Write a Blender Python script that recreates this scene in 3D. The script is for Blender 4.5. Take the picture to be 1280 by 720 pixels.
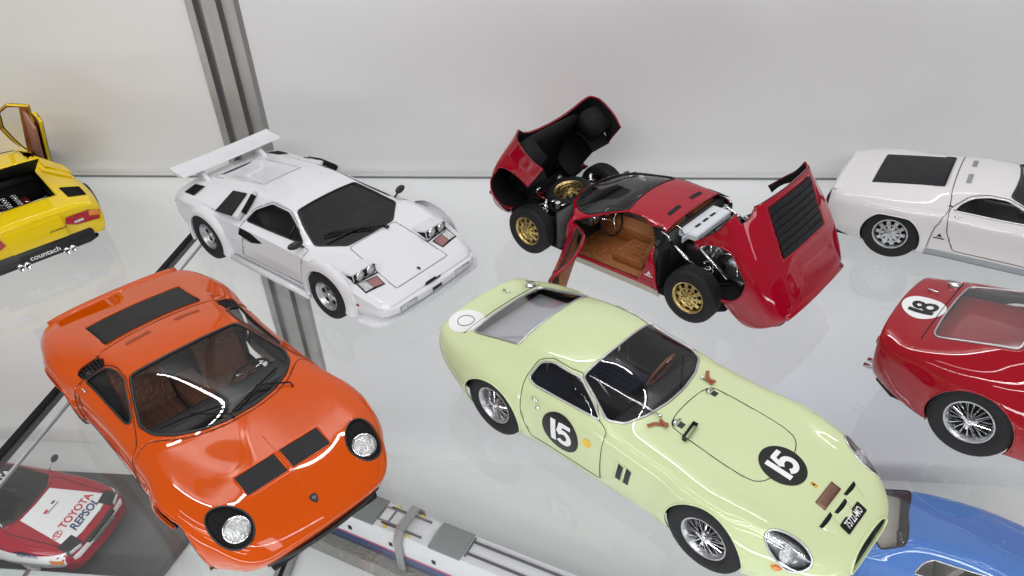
import bpy, bmesh, math, random
from math import radians as rad, sin, cos, pi, sqrt
from mathutils import Vector as V, Matrix as M
from mathutils.bvhtree import BVHTree
for _o in list(bpy.data.objects): bpy.data.objects.remove(_o)
random.seed(7)
SC = bpy.context.scene
COL = SC.collection

# ------------------------------------------------------------------ camera, world, lamps, exposure
def set_camera():
    f, pitch, yaw, roll, h = 970.0, rad(34.257), rad(8.021), rad(-3.358), .2971
    fw = V((-sin(yaw)*cos(pitch), cos(yaw)*cos(pitch), -sin(pitch)))
    r = V((cos(yaw), sin(yaw), 0)); u = r.cross(fw)
    r2 = r*cos(roll)+u*sin(roll); u2 = u*cos(roll)-r*sin(roll)
    cd = bpy.data.cameras.new('camera'); cam = bpy.data.objects.new('camera', cd); COL.objects.link(cam)
    cam.matrix_world = M(((r2.x, u2.x, -fw.x, 0), (r2.y, u2.y, -fw.y, 0), (r2.z, u2.z, -fw.z, h), (0, 0, 0, 1)))
    cd.sensor_width = 36; cd.lens = f/1280*36; cd.clip_start = .01; cd.clip_end = 50
    SC.camera = cam
set_camera()
w = bpy.data.worlds.new("World"); SC.world = w; w.use_nodes = True
w.node_tree.nodes['Background'].inputs[0].default_value = (.93, .95, 1, 1)
w.node_tree.nodes['Background'].inputs[1].default_value = .22
SC.view_settings.view_transform = 'Standard'; SC.view_settings.look = 'None'
SC.view_settings.exposure = -.10; SC.view_settings.gamma = 1
SC.cycles.max_bounces = 8; SC.cycles.transparent_max_bounces = 16; SC.cycles.glossy_bounces = 4
SC.cycles.caustics_reflective = False; SC.cycles.caustics_refractive = False
SC.cycles.use_denoising = True

def area(name, loc, target, sx, sy, power, col=(1, 1, 1)):
    l = bpy.data.lights.new(name, 'AREA'); l.shape = 'RECTANGLE'; l.size = sx; l.size_y = sy; l.energy = power; l.color = col
    o = bpy.data.objects.new(name, l); COL.objects.link(o); o.location = loc
    o.rotation_euler = (V(target)-V(loc)).to_track_quat('-Z', 'Y').to_euler()
    return o
area('case_ceiling_lamp', (-.05, .575, 1.0), (-.05, .36, 0), 1.3, .014, 3.8, (1, .99, .98))
for _i in range(22): area('case_front_led', (-.75+.065*_i, -.10, .50), (-.75+.065*_i, .30, 0), .058, .0035, .075)
for _y, _p in ((-.55, 6), (-1.5, 11), (-2.6, 15)): area('room_tube_lamp', (-.3, _y, 1.9), (0, .4, -.1), 2.4, .05, _p, (1, .985, .96))
area('room_side_lamp', (1.4, -1.0, 1.6), (0, .4, 0), .3, 1.6, 7, (.97, .98, 1))
area('lower_bay_lamp', (-.1, .03, -.03), (-.1, .42, -.37), 1.3, .03, 3.0, (.97, .99, 1))

# ------------------------------------------------------------------ materials
def nmat(name):
    m = bpy.data.materials.new(name); m.use_nodes = True; nt = m.node_tree
    return m, nt, nt.nodes['Principled BSDF']
def mat(name, col, rough=.5, metal=0., coat=0., spec=.5, bump=None, mott=None, emit=None, aniso=0):
    m, nt, b = nmat(name)
    b.inputs['Base Color'].default_value = (*col, 1); b.inputs['Roughness'].default_value = rough
    b.inputs['Metallic'].default_value = metal; b.inputs['Coat Weight'].default_value = coat
    b.inputs['Coat Roughness'].default_value = .03; b.inputs['Specular IOR Level'].default_value = spec
    tc = nt.nodes.new('ShaderNodeTexCoord')
    if mott:
        sc, amt = mott
        n = nt.nodes.new('ShaderNodeTexNoise'); n.inputs['Scale'].default_value = sc; n.inputs['Detail'].default_value = 5
        nt.links.new(tc.outputs['Object'], n.inputs['Vector'])
        mx = nt.nodes.new('ShaderNodeMix'); mx.data_type = 'RGBA'
        mx.inputs['A'].default_value = (*[c*(1-amt) for c in col], 1); mx.inputs['B'].default_value = (*[min(1, c*(1+amt)) for c in col], 1)
        nt.links.new(n.outputs['Fac'], mx.inputs['Factor']); nt.links.new(mx.outputs['Result'], b.inputs['Base Color'])
        mr = nt.nodes.new('ShaderNodeMapRange'); mr.inputs['To Min'].default_value = max(0, rough-.06); mr.inputs['To Max'].default_value = rough+.08
        nt.links.new(n.outputs['Fac'], mr.inputs['Value']); nt.links.new(mr.outputs['Result'], b.inputs['Roughness'])
    if bump:
        sc, st = bump
        n = nt.nodes.new('ShaderNodeTexNoise'); n.inputs['Scale'].default_value = sc; n.inputs['Detail'].default_value = 3
        nt.links.new(tc.outputs['Object'], n.inputs['Vector'])
        bp = nt.nodes.new('ShaderNodeBump'); bp.inputs['Strength'].default_value = st; bp.inputs['Distance'].default_value = .01
        nt.links.new(n.outputs['Fac'], bp.inputs['Height']); nt.links.new(bp.outputs['Normal'], b.inputs['Normal'])
    if emit: b.inputs['Emission Color'].default_value = (*col, 1); b.inputs['Emission Strength'].default_value = emit
    return m
def paint(name, col, rough=.28, coat=1., dust=.0):
    """Model-car lacquer: clear coat over slightly uneven colour, with a very fine orange peel."""
    m = mat(name, col, .5, 0, coat, .0)
    nt = m.node_tree; b = nt.nodes['Principled BSDF']
    tc = nt.nodes.new('ShaderNodeTexCoord'); n = nt.nodes.new('ShaderNodeTexNoise'); n.inputs['Scale'].default_value = 9; n.inputs['Detail'].default_value = 2
    nt.links.new(tc.outputs['Object'], n.inputs['Vector'])
    bp = nt.nodes.new('ShaderNodeBump'); bp.inputs['Strength'].default_value = .006; bp.inputs['Distance'].default_value = .01
    return m
def glassmat(name, tint, ior=1.5, rough=.0, boost=0.):
    """Thin sheet: clear tint mixed with a mirror by the Fresnel term."""
    m = bpy.data.materials.new(name); m.use_nodes = True; nt = m.node_tree; nt.nodes.clear()
    out = nt.nodes.new('ShaderNodeOutputMaterial'); t = nt.nodes.new('ShaderNodeBsdfTransparent'); t.inputs[0].default_value = (*tint, 1)
    g = nt.nodes.new('ShaderNodeBsdfGlossy'); g.inputs['Roughness'].default_value = rough
    lw = nt.nodes.new('ShaderNodeLayerWeight'); lw.inputs['Blend'].default_value = .5
    pw = nt.nodes.new('ShaderNodeMath'); pw.operation = 'POWER'; pw.inputs[1].default_value = 5
    ma = nt.nodes.new('ShaderNodeMath'); ma.operation = 'MULTIPLY_ADD'; ma.inputs[1].default_value = .9; ma.inputs[2].default_value = .05+boost
    nt.links.new(lw.outputs['Facing'], pw.inputs[0]); nt.links.new(pw.outputs[0], ma.inputs[0])
    mx = nt.nodes.new('ShaderNodeMixShader'); nt.links.new(ma.outputs[0], mx.inputs[0])
    nt.links.new(t.outputs[0], mx.inputs[1]); nt.links.new(g.outputs[0], mx.inputs[2]); nt.links.new(mx.outputs[0], out.inputs[0])
    return m
ORANGE = paint('orange_lacquer', (.56, .070, .0)); LIME = paint('pale_lime_lacquer', (.58, .66, .38)); RED = paint('crimson_lacquer', (.34, .002, .016))
WHITE = paint('white_lacquer', (.69, .70, .73)); PEARL = paint('pearl_white_lacquer', (.70, .68, .685)); YELLOW = paint('yellow_lacquer', (.78, .55, .01))
BLUE = paint('blue_lacquer', (.06, .19, .56)); DRED = paint('deep_red_lacquer', (.30, .004, .012))
BLACK = mat('satin_black', (.012, .012, .013), .45); MATTE = mat('matte_black', (.010, .010, .011), .75, spec=.2, mott=(30, .3)); GAP = mat('panel_gap_black', (.006, .006, .007), .8)
LOUV = mat('louvre_black', (.013, .014, .016), .5, spec=.22, mott=(6, .2))
RUBBER = mat('tyre_rubber', (.012, .012, .014), .62, spec=.3, mott=(8, .25), bump=(60, .25))
TRIM = mat('brushed_window_trim', (.62, .62, .64), .32, 1); CHROME = mat('chrome', (.80, .80, .82), .12, 1); SILVER = mat('silver_wheel', (.52, .53, .55), .34, 1, bump=(30, .1)); GOLD = mat('gold_wheel', (.62, .47, .20), .33, 1, bump=(30, .1))
ALLOY = mat('grey_alloy', (.42, .43, .45), .38, .9, bump=(30, .1)); SILL = mat('champagne_sill_paint', (.52, .47, .38), .35, .5, .5); SILLG = mat('grey_sill_paint', (.30, .31, .33), .35, .6, .5)
TAN = mat('tan_leather', (.31, .105, .026), .55, mott=(9, .15), bump=(25, .3)); BROWN = mat('brown_leather', (.13, .045, .02), .55, mott=(9, .15), bump=(25, .3)); STRAP = mat('strap_leather', (.30, .085, .03), .6)
DARKI = mat('dark_upholstery', (.045, .043, .045), .6, bump=(25, .2)); REDI = mat('red_leather', (.20, .02, .02), .6)
LENSR = mat('red_lens', (.38, .012, .02), .15, 0, 1); LENSO = mat('amber_lens', (.75, .22, .03), .15, 0, 1); LENSP = mat('smoky_pink_lens', (.28, .11, .11), .12, 0, 1)
LAMPW = mat('lamp_lens', (.72, .73, .74), .12, .35, 1, bump=(40, .5)); DECALW = mat('white_decal', (.80, .80, .80), .4, 0, .6); DECALB = mat('black_decal', (.010, .010, .010), .35, 0, .3, .2)
DECALY = mat('yellow_decal', (.80, .50, .02), .4, 0, .6); DECALR = mat('red_decal', (.55, .015, .03), .4, 0, .6); DECALBL = mat('navy_decal', (.02, .04, .13), .4, 0, .6); COPPER = mat('copper_flap', (.22, .12, .085), .4, .6)
GLCLEAR = glassmat('clear_windscreen', (.88, .88, .88)); GLSMOKE = glassmat('smoked_windscreen', (.74, .74, .76)); GLDARK = glassmat('dark_tinted_glass', (.20, .22, .22), boost=.015); GLGREY = glassmat('grey_plexiglass', (.90, .92, .95), rough=.10, boost=.22); GLLENS = glassmat('lamp_cover', (.92, .93, .95), boost=.10)
GLSH = glassmat('shelf_glass', (.955, .965, .965), boost=.025)
def _dust(m):
    nt = m.node_tree; out = [n for n in nt.nodes if n.type == 'OUTPUT_MATERIAL'][0]; sh = out.inputs[0].links[0].from_socket
    d = nt.nodes.new('ShaderNodeBsdfDiffuse'); d.inputs[0].default_value = (.8, .8, .8, 1); mx = nt.nodes.new('ShaderNodeMixShader')
    tc = nt.nodes.new('ShaderNodeTexCoord'); n = nt.nodes.new('ShaderNodeTexNoise'); n.inputs['Scale'].default_value = 7; n.inputs['Detail'].default_value = 8; n.inputs['Roughness'].default_value = .7
    n2 = nt.nodes.new('ShaderNodeTexVoronoi'); n2.inputs['Scale'].default_value = 260; r2 = nt.nodes.new('ShaderNodeMapRange'); r2.inputs['From Min'].default_value = .0; r2.inputs['From Max'].default_value = .10; r2.inputs['To Min'].default_value = .08; r2.inputs['To Max'].default_value = 0
    r = nt.nodes.new('ShaderNodeMapRange'); r.inputs['From Min'].default_value = .35; r.inputs['From Max'].default_value = .75; r.inputs['To Min'].default_value = .005; r.inputs['To Max'].default_value = .03
    ad = nt.nodes.new('ShaderNodeMath'); ad.operation = 'ADD'
    nt.links.new(tc.outputs['Object'], n.inputs['Vector']); nt.links.new(tc.outputs['Object'], n2.inputs['Vector']); nt.links.new(n.outputs['Fac'], r.inputs['Value']); nt.links.new(n2.outputs['Distance'], r2.inputs['Value'])
    nt.links.new(r.outputs[0], ad.inputs[0]); nt.links.new(r2.outputs[0], ad.inputs[1])
    nt.links.new(ad.outputs[0], mx.inputs[0]); nt.links.new(sh, mx.inputs[1]); nt.links.new(d.outputs[0], mx.inputs[2]); nt.links.new(mx.outputs[0], out.inputs[0])
_dust(GLSH)
# ------------------------------------------------------------------ objects, parts
def new_empty(name, parent=None, loc=(0, 0, 0), rot=(0, 0, 0), sc=1.):
    o = bpy.data.objects.new(name, None); COL.objects.link(o); o.empty_display_size = .02
    o.location = loc; o.rotation_euler = rot; o.scale = (sc, sc, sc)
    if parent: o.parent = parent
    return o
def thing(name, label, cat, loc=(0, 0, 0), rz=0., sc=(1, 1, 1), group=None):
    o = new_empty(name, None, loc, (0, 0, rz)); o.scale = sc; o['label'] = label; o['category'] = cat
    if group: o['group'] = group
    return o
def mobj(name, bm, mats, parent=None, smooth=True, auto=None, keep=False, kind=None, label=None):
    me = bpy.data.meshes.new(name)
    bm.normal_update(); bm.to_mesh(me)
    if not keep: bm.free()
    for p in me.polygons: p.use_smooth = smooth
    if smooth and auto is not None: me.set_sharp_from_angle(angle=rad(auto))
    for m in (mats if isinstance(mats, (list, tuple)) else [mats]): me.materials.append(m)
    o = bpy.data.objects.new(name, me); COL.objects.link(o)
    if parent: o.parent = parent
    if kind: o['kind'] = kind
    if label: o['label'] = label
    return o
def inst(o, parent=None, name=None):
    c = o.copy(); COL.objects.link(c)
    if parent: c.parent = parent
    return c
def copytree(o, parent=None):
    c = o.copy(); COL.objects.link(c); c.parent = parent
    for ch in o.children: copytree(ch, c)
    return c
def thick(o, t=.02, off=-1, inner=None):
    md = o.modifiers.new('thickness', 'SOLIDIFY'); md.thickness = t; md.offset = off
    if inner is not None:
        o.data.materials.append(inner); md.material_offset = len(o.data.materials)-1; md.material_offset_rim = 0
    return o

# ------------------------------------------------------------------ shape helpers
def box(bm, c, s, rot=None, bev=0.):
    m = M.Translation(c) @ (rot.to_4x4() if rot else M.Identity(4)) @ M.Diagonal((*s, 1))
    g = bmesh.ops.create_cube(bm, size=1, matrix=m)
    if bev:
        es = list({e for v in g['verts'] for e in v.link_edges})
        bmesh.ops.bevel(bm, geom=es, offset=bev, segments=2, affect='EDGES', profile=.6)
    return bm
def bx(c, s, rot=None, bev=0.): return box(bmesh.new(), c, s, rot, bev)
def tube_into(bm, path, r, closed=False, n=6, flat=None):
    P = [V(p) for p in path]; N = len(P)
    if N < 2: return bm
    rings = []; prev = None
    for i in range(N):
        a = P[(i-1) % N] if (closed or i > 0) else P[i]; b = P[(i+1) % N] if (closed or i < N-1) else P[i]
        t = (b-a)
        if t.length < 1e-9: t = V((1, 0, 0))
        t.normalize()
        if prev is None:
            ref = V((0, 0, 1)) if abs(t.z) < .9 else V((1, 0, 0)); n1 = t.cross(ref).normalized()
        else:
            n1 = prev - t*prev.dot(t)
            n1 = n1.normalized() if n1.length > 1e-6 else t.orthogonal().normalized()
        prev = n1; n2 = t.cross(n1)
        rr = r[i] if isinstance(r, (list, tuple)) else r
        rings.append([bm.verts.new(P[i]+n1*cos(2*pi*k/n)*rr+n2*sin(2*pi*k/n)*rr) for k in range(n)])
    for i in range(N if closed else N-1):
        A, B = rings[i], rings[(i+1) % N]
        for k in range(n):
            try: bm.faces.new((A[k], A[(k+1) % n], B[(k+1) % n], B[k]))
            except ValueError: pass
    if not closed:
        bm.faces.new(rings[0][::-1]); bm.faces.new(rings[-1])
    return bm
def tube(path, r, closed=False, n=6): return tube_into(bmesh.new(), path, r, closed, n)
def lathe_into(bm, prof, n=40, ax='y', c=(0, 0, 0), arc=None):
    """prof: list of (radius, along)."""
    rings = []; full = arc is None; a0, a1 = arc or (0, 2*pi); m = n if full else n+1
    for (r, h) in prof:
        ring = []
        for k in range(m):
            a = a0+(a1-a0)*k/n; x, z = r*cos(a), r*sin(a)
            p = {'y': (x, h, z), 'z': (x, z, h), 'x': (h, x, z)}[ax]
            ring.append(bm.verts.new(V(p)+V(c)))
        rings.append(ring)
    for i in range(len(rings)-1):
        for k in range(n):
            bm.faces.new((rings[i][k], rings[i][(k+1) % m], rings[i+1][(k+1) % m], rings[i+1][k]))
    return bm
def lathe(prof, n=40, ax='y', c=(0, 0, 0), arc=None):
    bm = lathe_into(bmesh.new(), prof, n, ax, c, arc)
    bmesh.ops.remove_doubles(bm, verts=bm.verts, dist=1e-5); bmesh.ops.recalc_face_normals(bm, faces=bm.faces)
    return bm
def prism(pts, d0, d1, ax='y', bev=0.):
    """polygon pts extruded between d0 and d1 along axis."""
    bm = bmesh.new(); f = {'y': lambda p, d: (p[0], d, p[1]), 'z': lambda p, d: (p[0], p[1], d), 'x': lambda p, d: (d, p[0], p[1])}[ax]
    A = [bm.verts.new(f(p, d0)) for p in pts]; B = [bm.verts.new(f(p, d1)) for p in pts]
    bm.faces.new(A); bm.faces.new(B[::-1]); n = len(pts)
    for i in range(n): bm.faces.new((A[i], B[i], B[(i+1) % n], A[(i+1) % n]))
    bmesh.ops.recalc_face_normals(bm, faces=bm.faces)
    if bev: bmesh.ops.bevel(bm, geom=list(bm.edges), offset=bev, segments=2, affect='EDGES')
    return bm
def circle(cx, cy, r, n=28, a0=0, a1=2*pi, ry=None, rot=0.):
    ry = ry or r; out = []
    for k in range(n):
        a = a0+(a1-a0)*k/n; x, y = r*cos(a), ry*sin(a); out.append((cx+x*cos(rot)-y*sin(rot), cy+x*sin(rot)+y*cos(rot)))
    return out
def rrect(x0, y0, x1, y1, r, n=4):
    out = []
    for cx, cy, a in ((x1-r, y1-r, 0), (x0+r, y1-r, pi/2), (x0+r, y0+r, pi), (x1-r, y0+r, 1.5*pi)):
        for k in range(n+1): out.append((cx+r*cos(a+pi/2*k/n), cy+r*sin(a+pi/2*k/n)))
    return out
def sym(pts): return list(pts)+[(x, -y) for x, y in reversed(pts) if abs(y) > 1e-6]
def smoothpoly(pts, k=2):
    """Chaikin corner cutting on a closed polygon."""
    for _ in range(k):
        o = []
        for i in range(len(pts)):
            a, b = pts[i], pts[(i+1) % len(pts)]
            o += [(a[0]*.75+b[0]*.25, a[1]*.75+b[1]*.25), (a[0]*.25+b[0]*.75, a[1]*.25+b[1]*.75)]
        pts = o
    return pts

# ------------------------------------------------------------------ car shells
def shell(rows, crease={}, lvl=3, rowcrease={}):
    rows = sorted(rows, key=lambda r: -r[0]); K = len(rows[0][1]); n = 2*K-1
    me = bpy.data.meshes.new('tmp'); vs = []; fs = []
    for x, pts in rows:
        x3 = lambda p: (p[2] if len(p) > 2 else x)
        vs += [(x3(p), p[0], p[1]) for p in pts]; vs += [(x3(p), -p[0], p[1]) for p in reversed(pts[:-1])]
    idx = lambda i, j: i*n+j
    for i in range(len(rows)-1):
        for j in range(n-1): fs.append((idx(i, j), idx(i+1, j), idx(i+1, j+1), idx(i, j+1)))
    L = len(rows)-1
    for j in range(K-1):
        a = [idx(0, j), idx(0, j+1), idx(0, n-2-j), idx(0, n-1-j)]; b = [idx(L, n-1-j), idx(L, n-2-j), idx(L, j+1), idx(L, j)]
        if j == K-2: a = [a[0], a[1], a[3]]; b = [b[0], b[2], b[3]]
        fs += [tuple(a), tuple(b)]
    me.from_pydata(vs, [], fs); me.update()
    bm = bmesh.new(); bm.from_mesh(me)
    cl = bm.edges.layers.float.new('crease_edge'); bm.verts.ensure_lookup_table()
    for e in bm.edges:
        a, b = e.verts[0].index, e.verts[1].index; ia, ja, ib, jb = a//n, a % n, b//n, b % n
        if ja == jb:
            j = min(ja, n-1-ja)
            if j in crease:
                cv = crease[j]; xm = (vs[a][0]+vs[b][0])/2
                for (lo, hi, c) in (cv if isinstance(cv, list) else [(-9, 9, cv)]):
                    if lo <= xm <= hi: e[cl] = c
        if ia == ib and ia in rowcrease: e[cl] = max(e[cl], rowcrease[ia])
    bm.to_mesh(me); bm.free()
    o = bpy.data.objects.new('tmp', me); COL.objects.link(o)
    md = o.modifiers.new('s', 'SUBSURF'); md.levels = lvl; md.render_levels = lvl
    dg = bpy.context.evaluated_depsgraph_get(); ev = o.evaluated_get(dg); m2 = ev.to_mesh()
    bm = bmesh.new(); bm.from_mesh(m2); ev.to_mesh_clear()
    for l in list(bm.edges.layers.float): bm.edges.layers.float.remove(l)
    bpy.data.objects.remove(o); bpy.data.meshes.remove(me)
    return bm
def pip(x, y, P):
    c = False; j = len(P)-1
    for i in range(len(P)):
        if (P[i][1] > y) != (P[j][1] > y) and x < (P[j][0]-P[i][0])*(y-P[i][1])/(P[j][1]-P[i][1])+P[i][0]: c = not c
        j = i
    return c
AX = {'z': (0, 1, 2), 'y': (0, 2, 1), 'x': (1, 2, 0)}
def cut(bm, poly, ax='z', pred=lambda c: True):
    """Cut the outline of poly (seen along an axis) into the shell; return the faces inside it."""
    a, b, c = AX[ax]; x0 = min(p[0] for p in poly); x1 = max(p[0] for p in poly); y0 = min(p[1] for p in poly); y1 = max(p[1] for p in poly)
    F = []
    for f in bm.faces:
        us = [v.co[a] for v in f.verts]
        if max(us) < x0 or min(us) > x1: continue
        ws = [v.co[b] for v in f.verts]
        if max(ws) < y0 or min(ws) > y1: continue
        if pred(f.calc_center_median()): F.append(f)
    for i in range(len(poly)):
        p, q = poly[i], poly[(i+1) % len(poly)]
        if abs(p[0]-q[0])+abs(p[1]-q[1]) < 1e-7: continue
        co = [0, 0, 0]; co[a], co[b] = p; no = [0, 0, 0]; no[a] = q[1]-p[1]; no[b] = -(q[0]-p[0])
        sx0, sx1, sy0, sy1 = min(p[0], q[0])-1e-4, max(p[0], q[0])+1e-4, min(p[1], q[1])-1e-4, max(p[1], q[1])+1e-4
        near = []; far = []
        for f in F:
            us = [v.co[a] for v in f.verts]; ws = [v.co[b] for v in f.verts]
            (near if not (max(us) < sx0 or min(us) > sx1 or max(ws) < sy0 or min(ws) > sy1) else far).append(f)
        if not near: continue
        es = list({e for f in near for e in f.edges}); vs = list({v for f in near for v in f.verts})
        r = bmesh.ops.bisect_plane(bm, geom=vs+es+near, dist=1e-6, plane_co=co, plane_no=V(no).normalized())
        F = far+[g for g in r['geom'] if isinstance(g, bmesh.types.BMFace)]
    out = []
    for f in F:
        if not f.is_valid: continue
        m = f.calc_center_median()
        if pip(m[a], m[b], poly): out.append(f)
    return out
def detach(bm, faces):
    nb = bmesh.new(); vm = {}
    for f in faces:
        for v in f.verts:
            if v not in vm: vm[v] = nb.verts.new(v.co)
        try: nb.faces.new([vm[v] for v in f.verts])
        except ValueError: pass
    bmesh.ops.delete(bm, geom=faces, context='FACES')
    return nb
def cutout(bm, poly, ax='z', pred=lambda c: True): return detach(bm, cut(bm, poly, ax, pred))
def loops(bm):
    E = {e for e in bm.edges if e.is_boundary}; out = []
    while E:
        e = E.pop(); a, b = e.verts; path = [a, b]
        while True:
            nx = [x for x in path[-1].link_edges if x in E]
            if not nx: break
            x = nx[0]; E.discard(x); o = x.other_vert(path[-1])
            if o is path[0]: break
            path.append(o)
        pts = [v.co.copy() for v in path]; q = [pts[0]]
        for p in pts[1:]:
            if (p-q[-1]).length > .006: q.append(p)
        if len(q) > 3: out.append(q)
    return out
def resample(L, closed, step=.028):
    Q = L+[L[0]] if closed else L; out = [Q[0]]; acc = 0
    for i in range(1, len(Q)):
        a, b = Q[i-1], Q[i]; d = (b-a).length; t = step-acc
        while t <= d: out.append(a.lerp(b, t/d)); t += step
        acc = (acc+d) % step
    if not closed: out.append(Q[-1])
    n = len(out)
    if n > 6:
        for _ in range(2): out = [(out[i-1]+out[i]*2+out[(i+1) % n])/4 if (closed or 0 < i < n-1) else out[i] for i in range(n)]
    return out
def outline(bm, r, filt=None, n=6):
    t = bmesh.new()
    for L in loops(bm):
        if filt:
            k0 = next((i for i, p in enumerate(L) if not filt(p)), 0); L = L[k0:]+L[:k0]; seg = []
            for p in L+[L[0]]:
                if filt(p): seg.append(p)
                else:
                    if len(seg) > 2: tube_into(t, resample(seg, False), r, False, n)
                    seg = []
            if len(seg) > 2: tube_into(t, resample(seg, False), r, False, n)
        else: tube_into(t, resample(L, True), r, True, n)
    return t
def shift(bm, d):
    bm.normal_update()
    for v, n in [(v, v.normal.copy()) for v in bm.verts]: v.co += n*d
    return bm
class Surf:
    """A copy of a finished shell to lay trim and print on."""
    def __init__(s, bm): s.t = BVHTree.FromBMesh(bm)
    def hit(s, x, y, z, ax='z', sg=1):
        if ax == 'z': o, d = V((x, y, 3)), V((0, 0, -1))
        elif ax == 'y': o, d = V((x, 3*sg, z)), V((0, -sg, 0))
        else: o, d = V((3*sg, y, z)), V((-sg, 0, 0))
        p, n, i, dd = s.t.ray_cast(o, d)
        return (p, n) if p else (None, None)
    def top(s, x, y): return s.hit(x, y, 0)
    def side(s, x, z, sg): return s.hit(x, 0, z, 'y', sg)
    def frame(s, p, n, up=V((1, 0, 0))):
        u = (up-n*up.dot(n)).normalized(); v = n.cross(u)
        return M(((u.x, v.x, n.x, p.x), (u.y, v.y, n.y, p.y), (u.z, v.z, n.z, p.z), (0, 0, 0, 1)))
def patch(surf, polys, tf, ax='z', sg=1, off=.004, cell=.04):
    """flat polygons (in decal units) -> cut into cells -> laid on the shell. tf: decal (u,v) -> two free coordinates."""
    bm = bmesh.new()
    for P in polys:
        vs = [bm.verts.new((*tf(*p), 0)) for p in P]
        try: bm.faces.new(vs)
        except ValueError: pass
    if not bm.verts: return bm
    bmesh.ops.triangulate(bm, faces=bm.faces)
    xs = [v.co.x for v in bm.verts]; ys = [v.co.y for v in bm.verts]
    for lo, hi, k in ((min(xs), max(xs), 0), (min(ys), max(ys), 1)):
        m = int((hi-lo)/cell)
        for i in range(1, m+1):
            co = [0, 0, 0]; co[k] = lo+i*(hi-lo)/(m+1); no = [0, 0, 0]; no[k] = 1
            bmesh.ops.bisect_plane(bm, geom=bm.verts[:]+bm.edges[:]+bm.faces[:], plane_co=co, plane_no=no)
    bad = []
    for v in bm.verts:
        a, b = v.co.x, v.co.y
        p, n = surf.top(a, b) if ax == 'z' else (surf.side(a, b, sg) if ax == 'y' else surf.hit(0, a, b, 'x', sg))
        if p is None: bad.append(v); continue
        v.co = p+n*off
    if bad: bmesh.ops.delete(bm, geom=bad, context='VERTS')
    bmesh.ops.remove_doubles(bm, verts=bm.verts, dist=1e-5)
    bm.normal_update()
    ref = {'z': V((0, 0, 1)), 'y': V((0, sg, 0)), 'x': V((sg, 0, 0))}[ax]
    for f in bm.faces:
        if f.normal.dot(ref) < 0: f.normal_flip()
    return bm
def ribbon(path, w):
    """stroke -> list of quads"""
    out = []; L = []; R = []
    for i, p in enumerate(path):
        a = path[max(0, i-1)]; b = path[min(len(path)-1, i+1)]; tx, ty = b[0]-a[0], b[1]-a[1]; l = math.hypot(tx, ty) or 1; nx, ny = -ty/l*w/2, tx/l*w/2
        L.append((p[0]+nx, p[1]+ny)); R.append((p[0]-nx, p[1]-ny))
    for i in range(len(path)-1): out.append([L[i], L[i+1], R[i+1], R[i]])
    return out
def arcp(cx, cy, r, a0, a1, n=12, ry=None): return [(cx+r*cos(rad(a0+(a1-a0)*k/n)), cy+(ry or r)*sin(rad(a0+(a1-a0)*k/n))) for k in range(n+1)]
def digit(ch, w=.2):
    if ch == '1': return ribbon([(.02, -.5), (-.02, .5)], w*1.05)
    if ch == '5': return ribbon([(.30, .42), (-.12, .42)], w*.85)+ribbon([(-.10, .48), (-.20, .02)], w*.9)+ribbon([(-.24, .0), (-.1, .1)]+arcp(0, -.14, .26, 75, -140, 14, .27), w)
    if ch == '8': return ribbon(arcp(0, .22, .19, 0, 360, 20), w*.9)+ribbon(arcp(0, -.23, .24, 0, 360, 20), w*.9)
_TX = {}
def text_polys(s, size=1., bold=0., sx=1., shear=0., spacing=1.):
    """lettering from Blender's own font as triangles centred on the origin"""
    k = (s, bold, shear, spacing)
    if k not in _TX:
        cu = bpy.data.curves.new('t', 'FONT'); cu.body = s; cu.size = 1; cu.offset = bold; cu.align_x = 'CENTER'; cu.align_y = 'CENTER'; cu.shear = shear; cu.space_character = spacing
        cu.resolution_u = 3
        o = bpy.data.objects.new('t', cu); COL.objects.link(o); dg = bpy.context.evaluated_depsgraph_get(); me = o.evaluated_get(dg).to_mesh()
        _TX[k] = [[(me.vertices[i].co.x, me.vertices[i].co.y) for i in p.vertices] for p in me.polygons]
        o.evaluated_get(dg).to_mesh_clear(); bpy.data.objects.remove(o); bpy.data.curves.remove(cu)
    return [[(x*size*sx, y*size) for x, y in P] for P in _TX[k]]
def tfm(cx, cy, ang, s=1., flip=1):
    return lambda u, v: (cx+s*(u*flip*cos(ang)-v*sin(ang)), cy+s*(u*flip*sin(ang)+v*cos(ang)))
# ------------------------------------------------------------------ the showcase
YW = .6045; ZL = -.358
def struct(name, bm, m, **k):
    o = mobj(name, bm, m, **k); o['kind'] = 'structure'; return o
def wallmat(name, c0, c1, sc):
    m, nt, b = nmat(name); tc = nt.nodes.new('ShaderNodeTexCoord'); n = nt.nodes.new('ShaderNodeTexNoise'); n.inputs['Scale'].default_value = sc; n.inputs['Detail'].default_value = 4
    r = nt.nodes.new('ShaderNodeValToRGB'); r.color_ramp.elements[0].position = .3; r.color_ramp.elements[1].position = .7
    r.color_ramp.elements[0].color = (*c0, 1); r.color_ramp.elements[1].color = (*c1, 1)
    nt.links.new(tc.outputs['Object'], n.inputs['Vector']); nt.links.new(n.outputs['Fac'], r.inputs[0]); nt.links.new(r.outputs[0], b.inputs['Base Color'])
    b.inputs['Roughness'].default_value = .32; b.inputs['Specular IOR Level'].default_value = .45
    n2 = nt.nodes.new('ShaderNodeTexNoise'); n2.inputs['Scale'].default_value = 5; bp = nt.nodes.new('ShaderNodeBump'); bp.inputs['Strength'].default_value = .25; bp.inputs['Distance'].default_value = .01
    nt.links.new(tc.outputs['Object'], n2.inputs['Vector']); nt.links.new(n2.outputs['Fac'], bp.inputs['Height']); nt.links.new(bp.outputs['Normal'], b.inputs['Normal'])
    return m
WALLR = wallmat('cool_white_laminate', (.73, .722, .73), (.78, .772, .778), 3); WALLL = wallmat('warm_white_laminate', (.735, .72, .705), (.78, .765, .75), 3)
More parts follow.
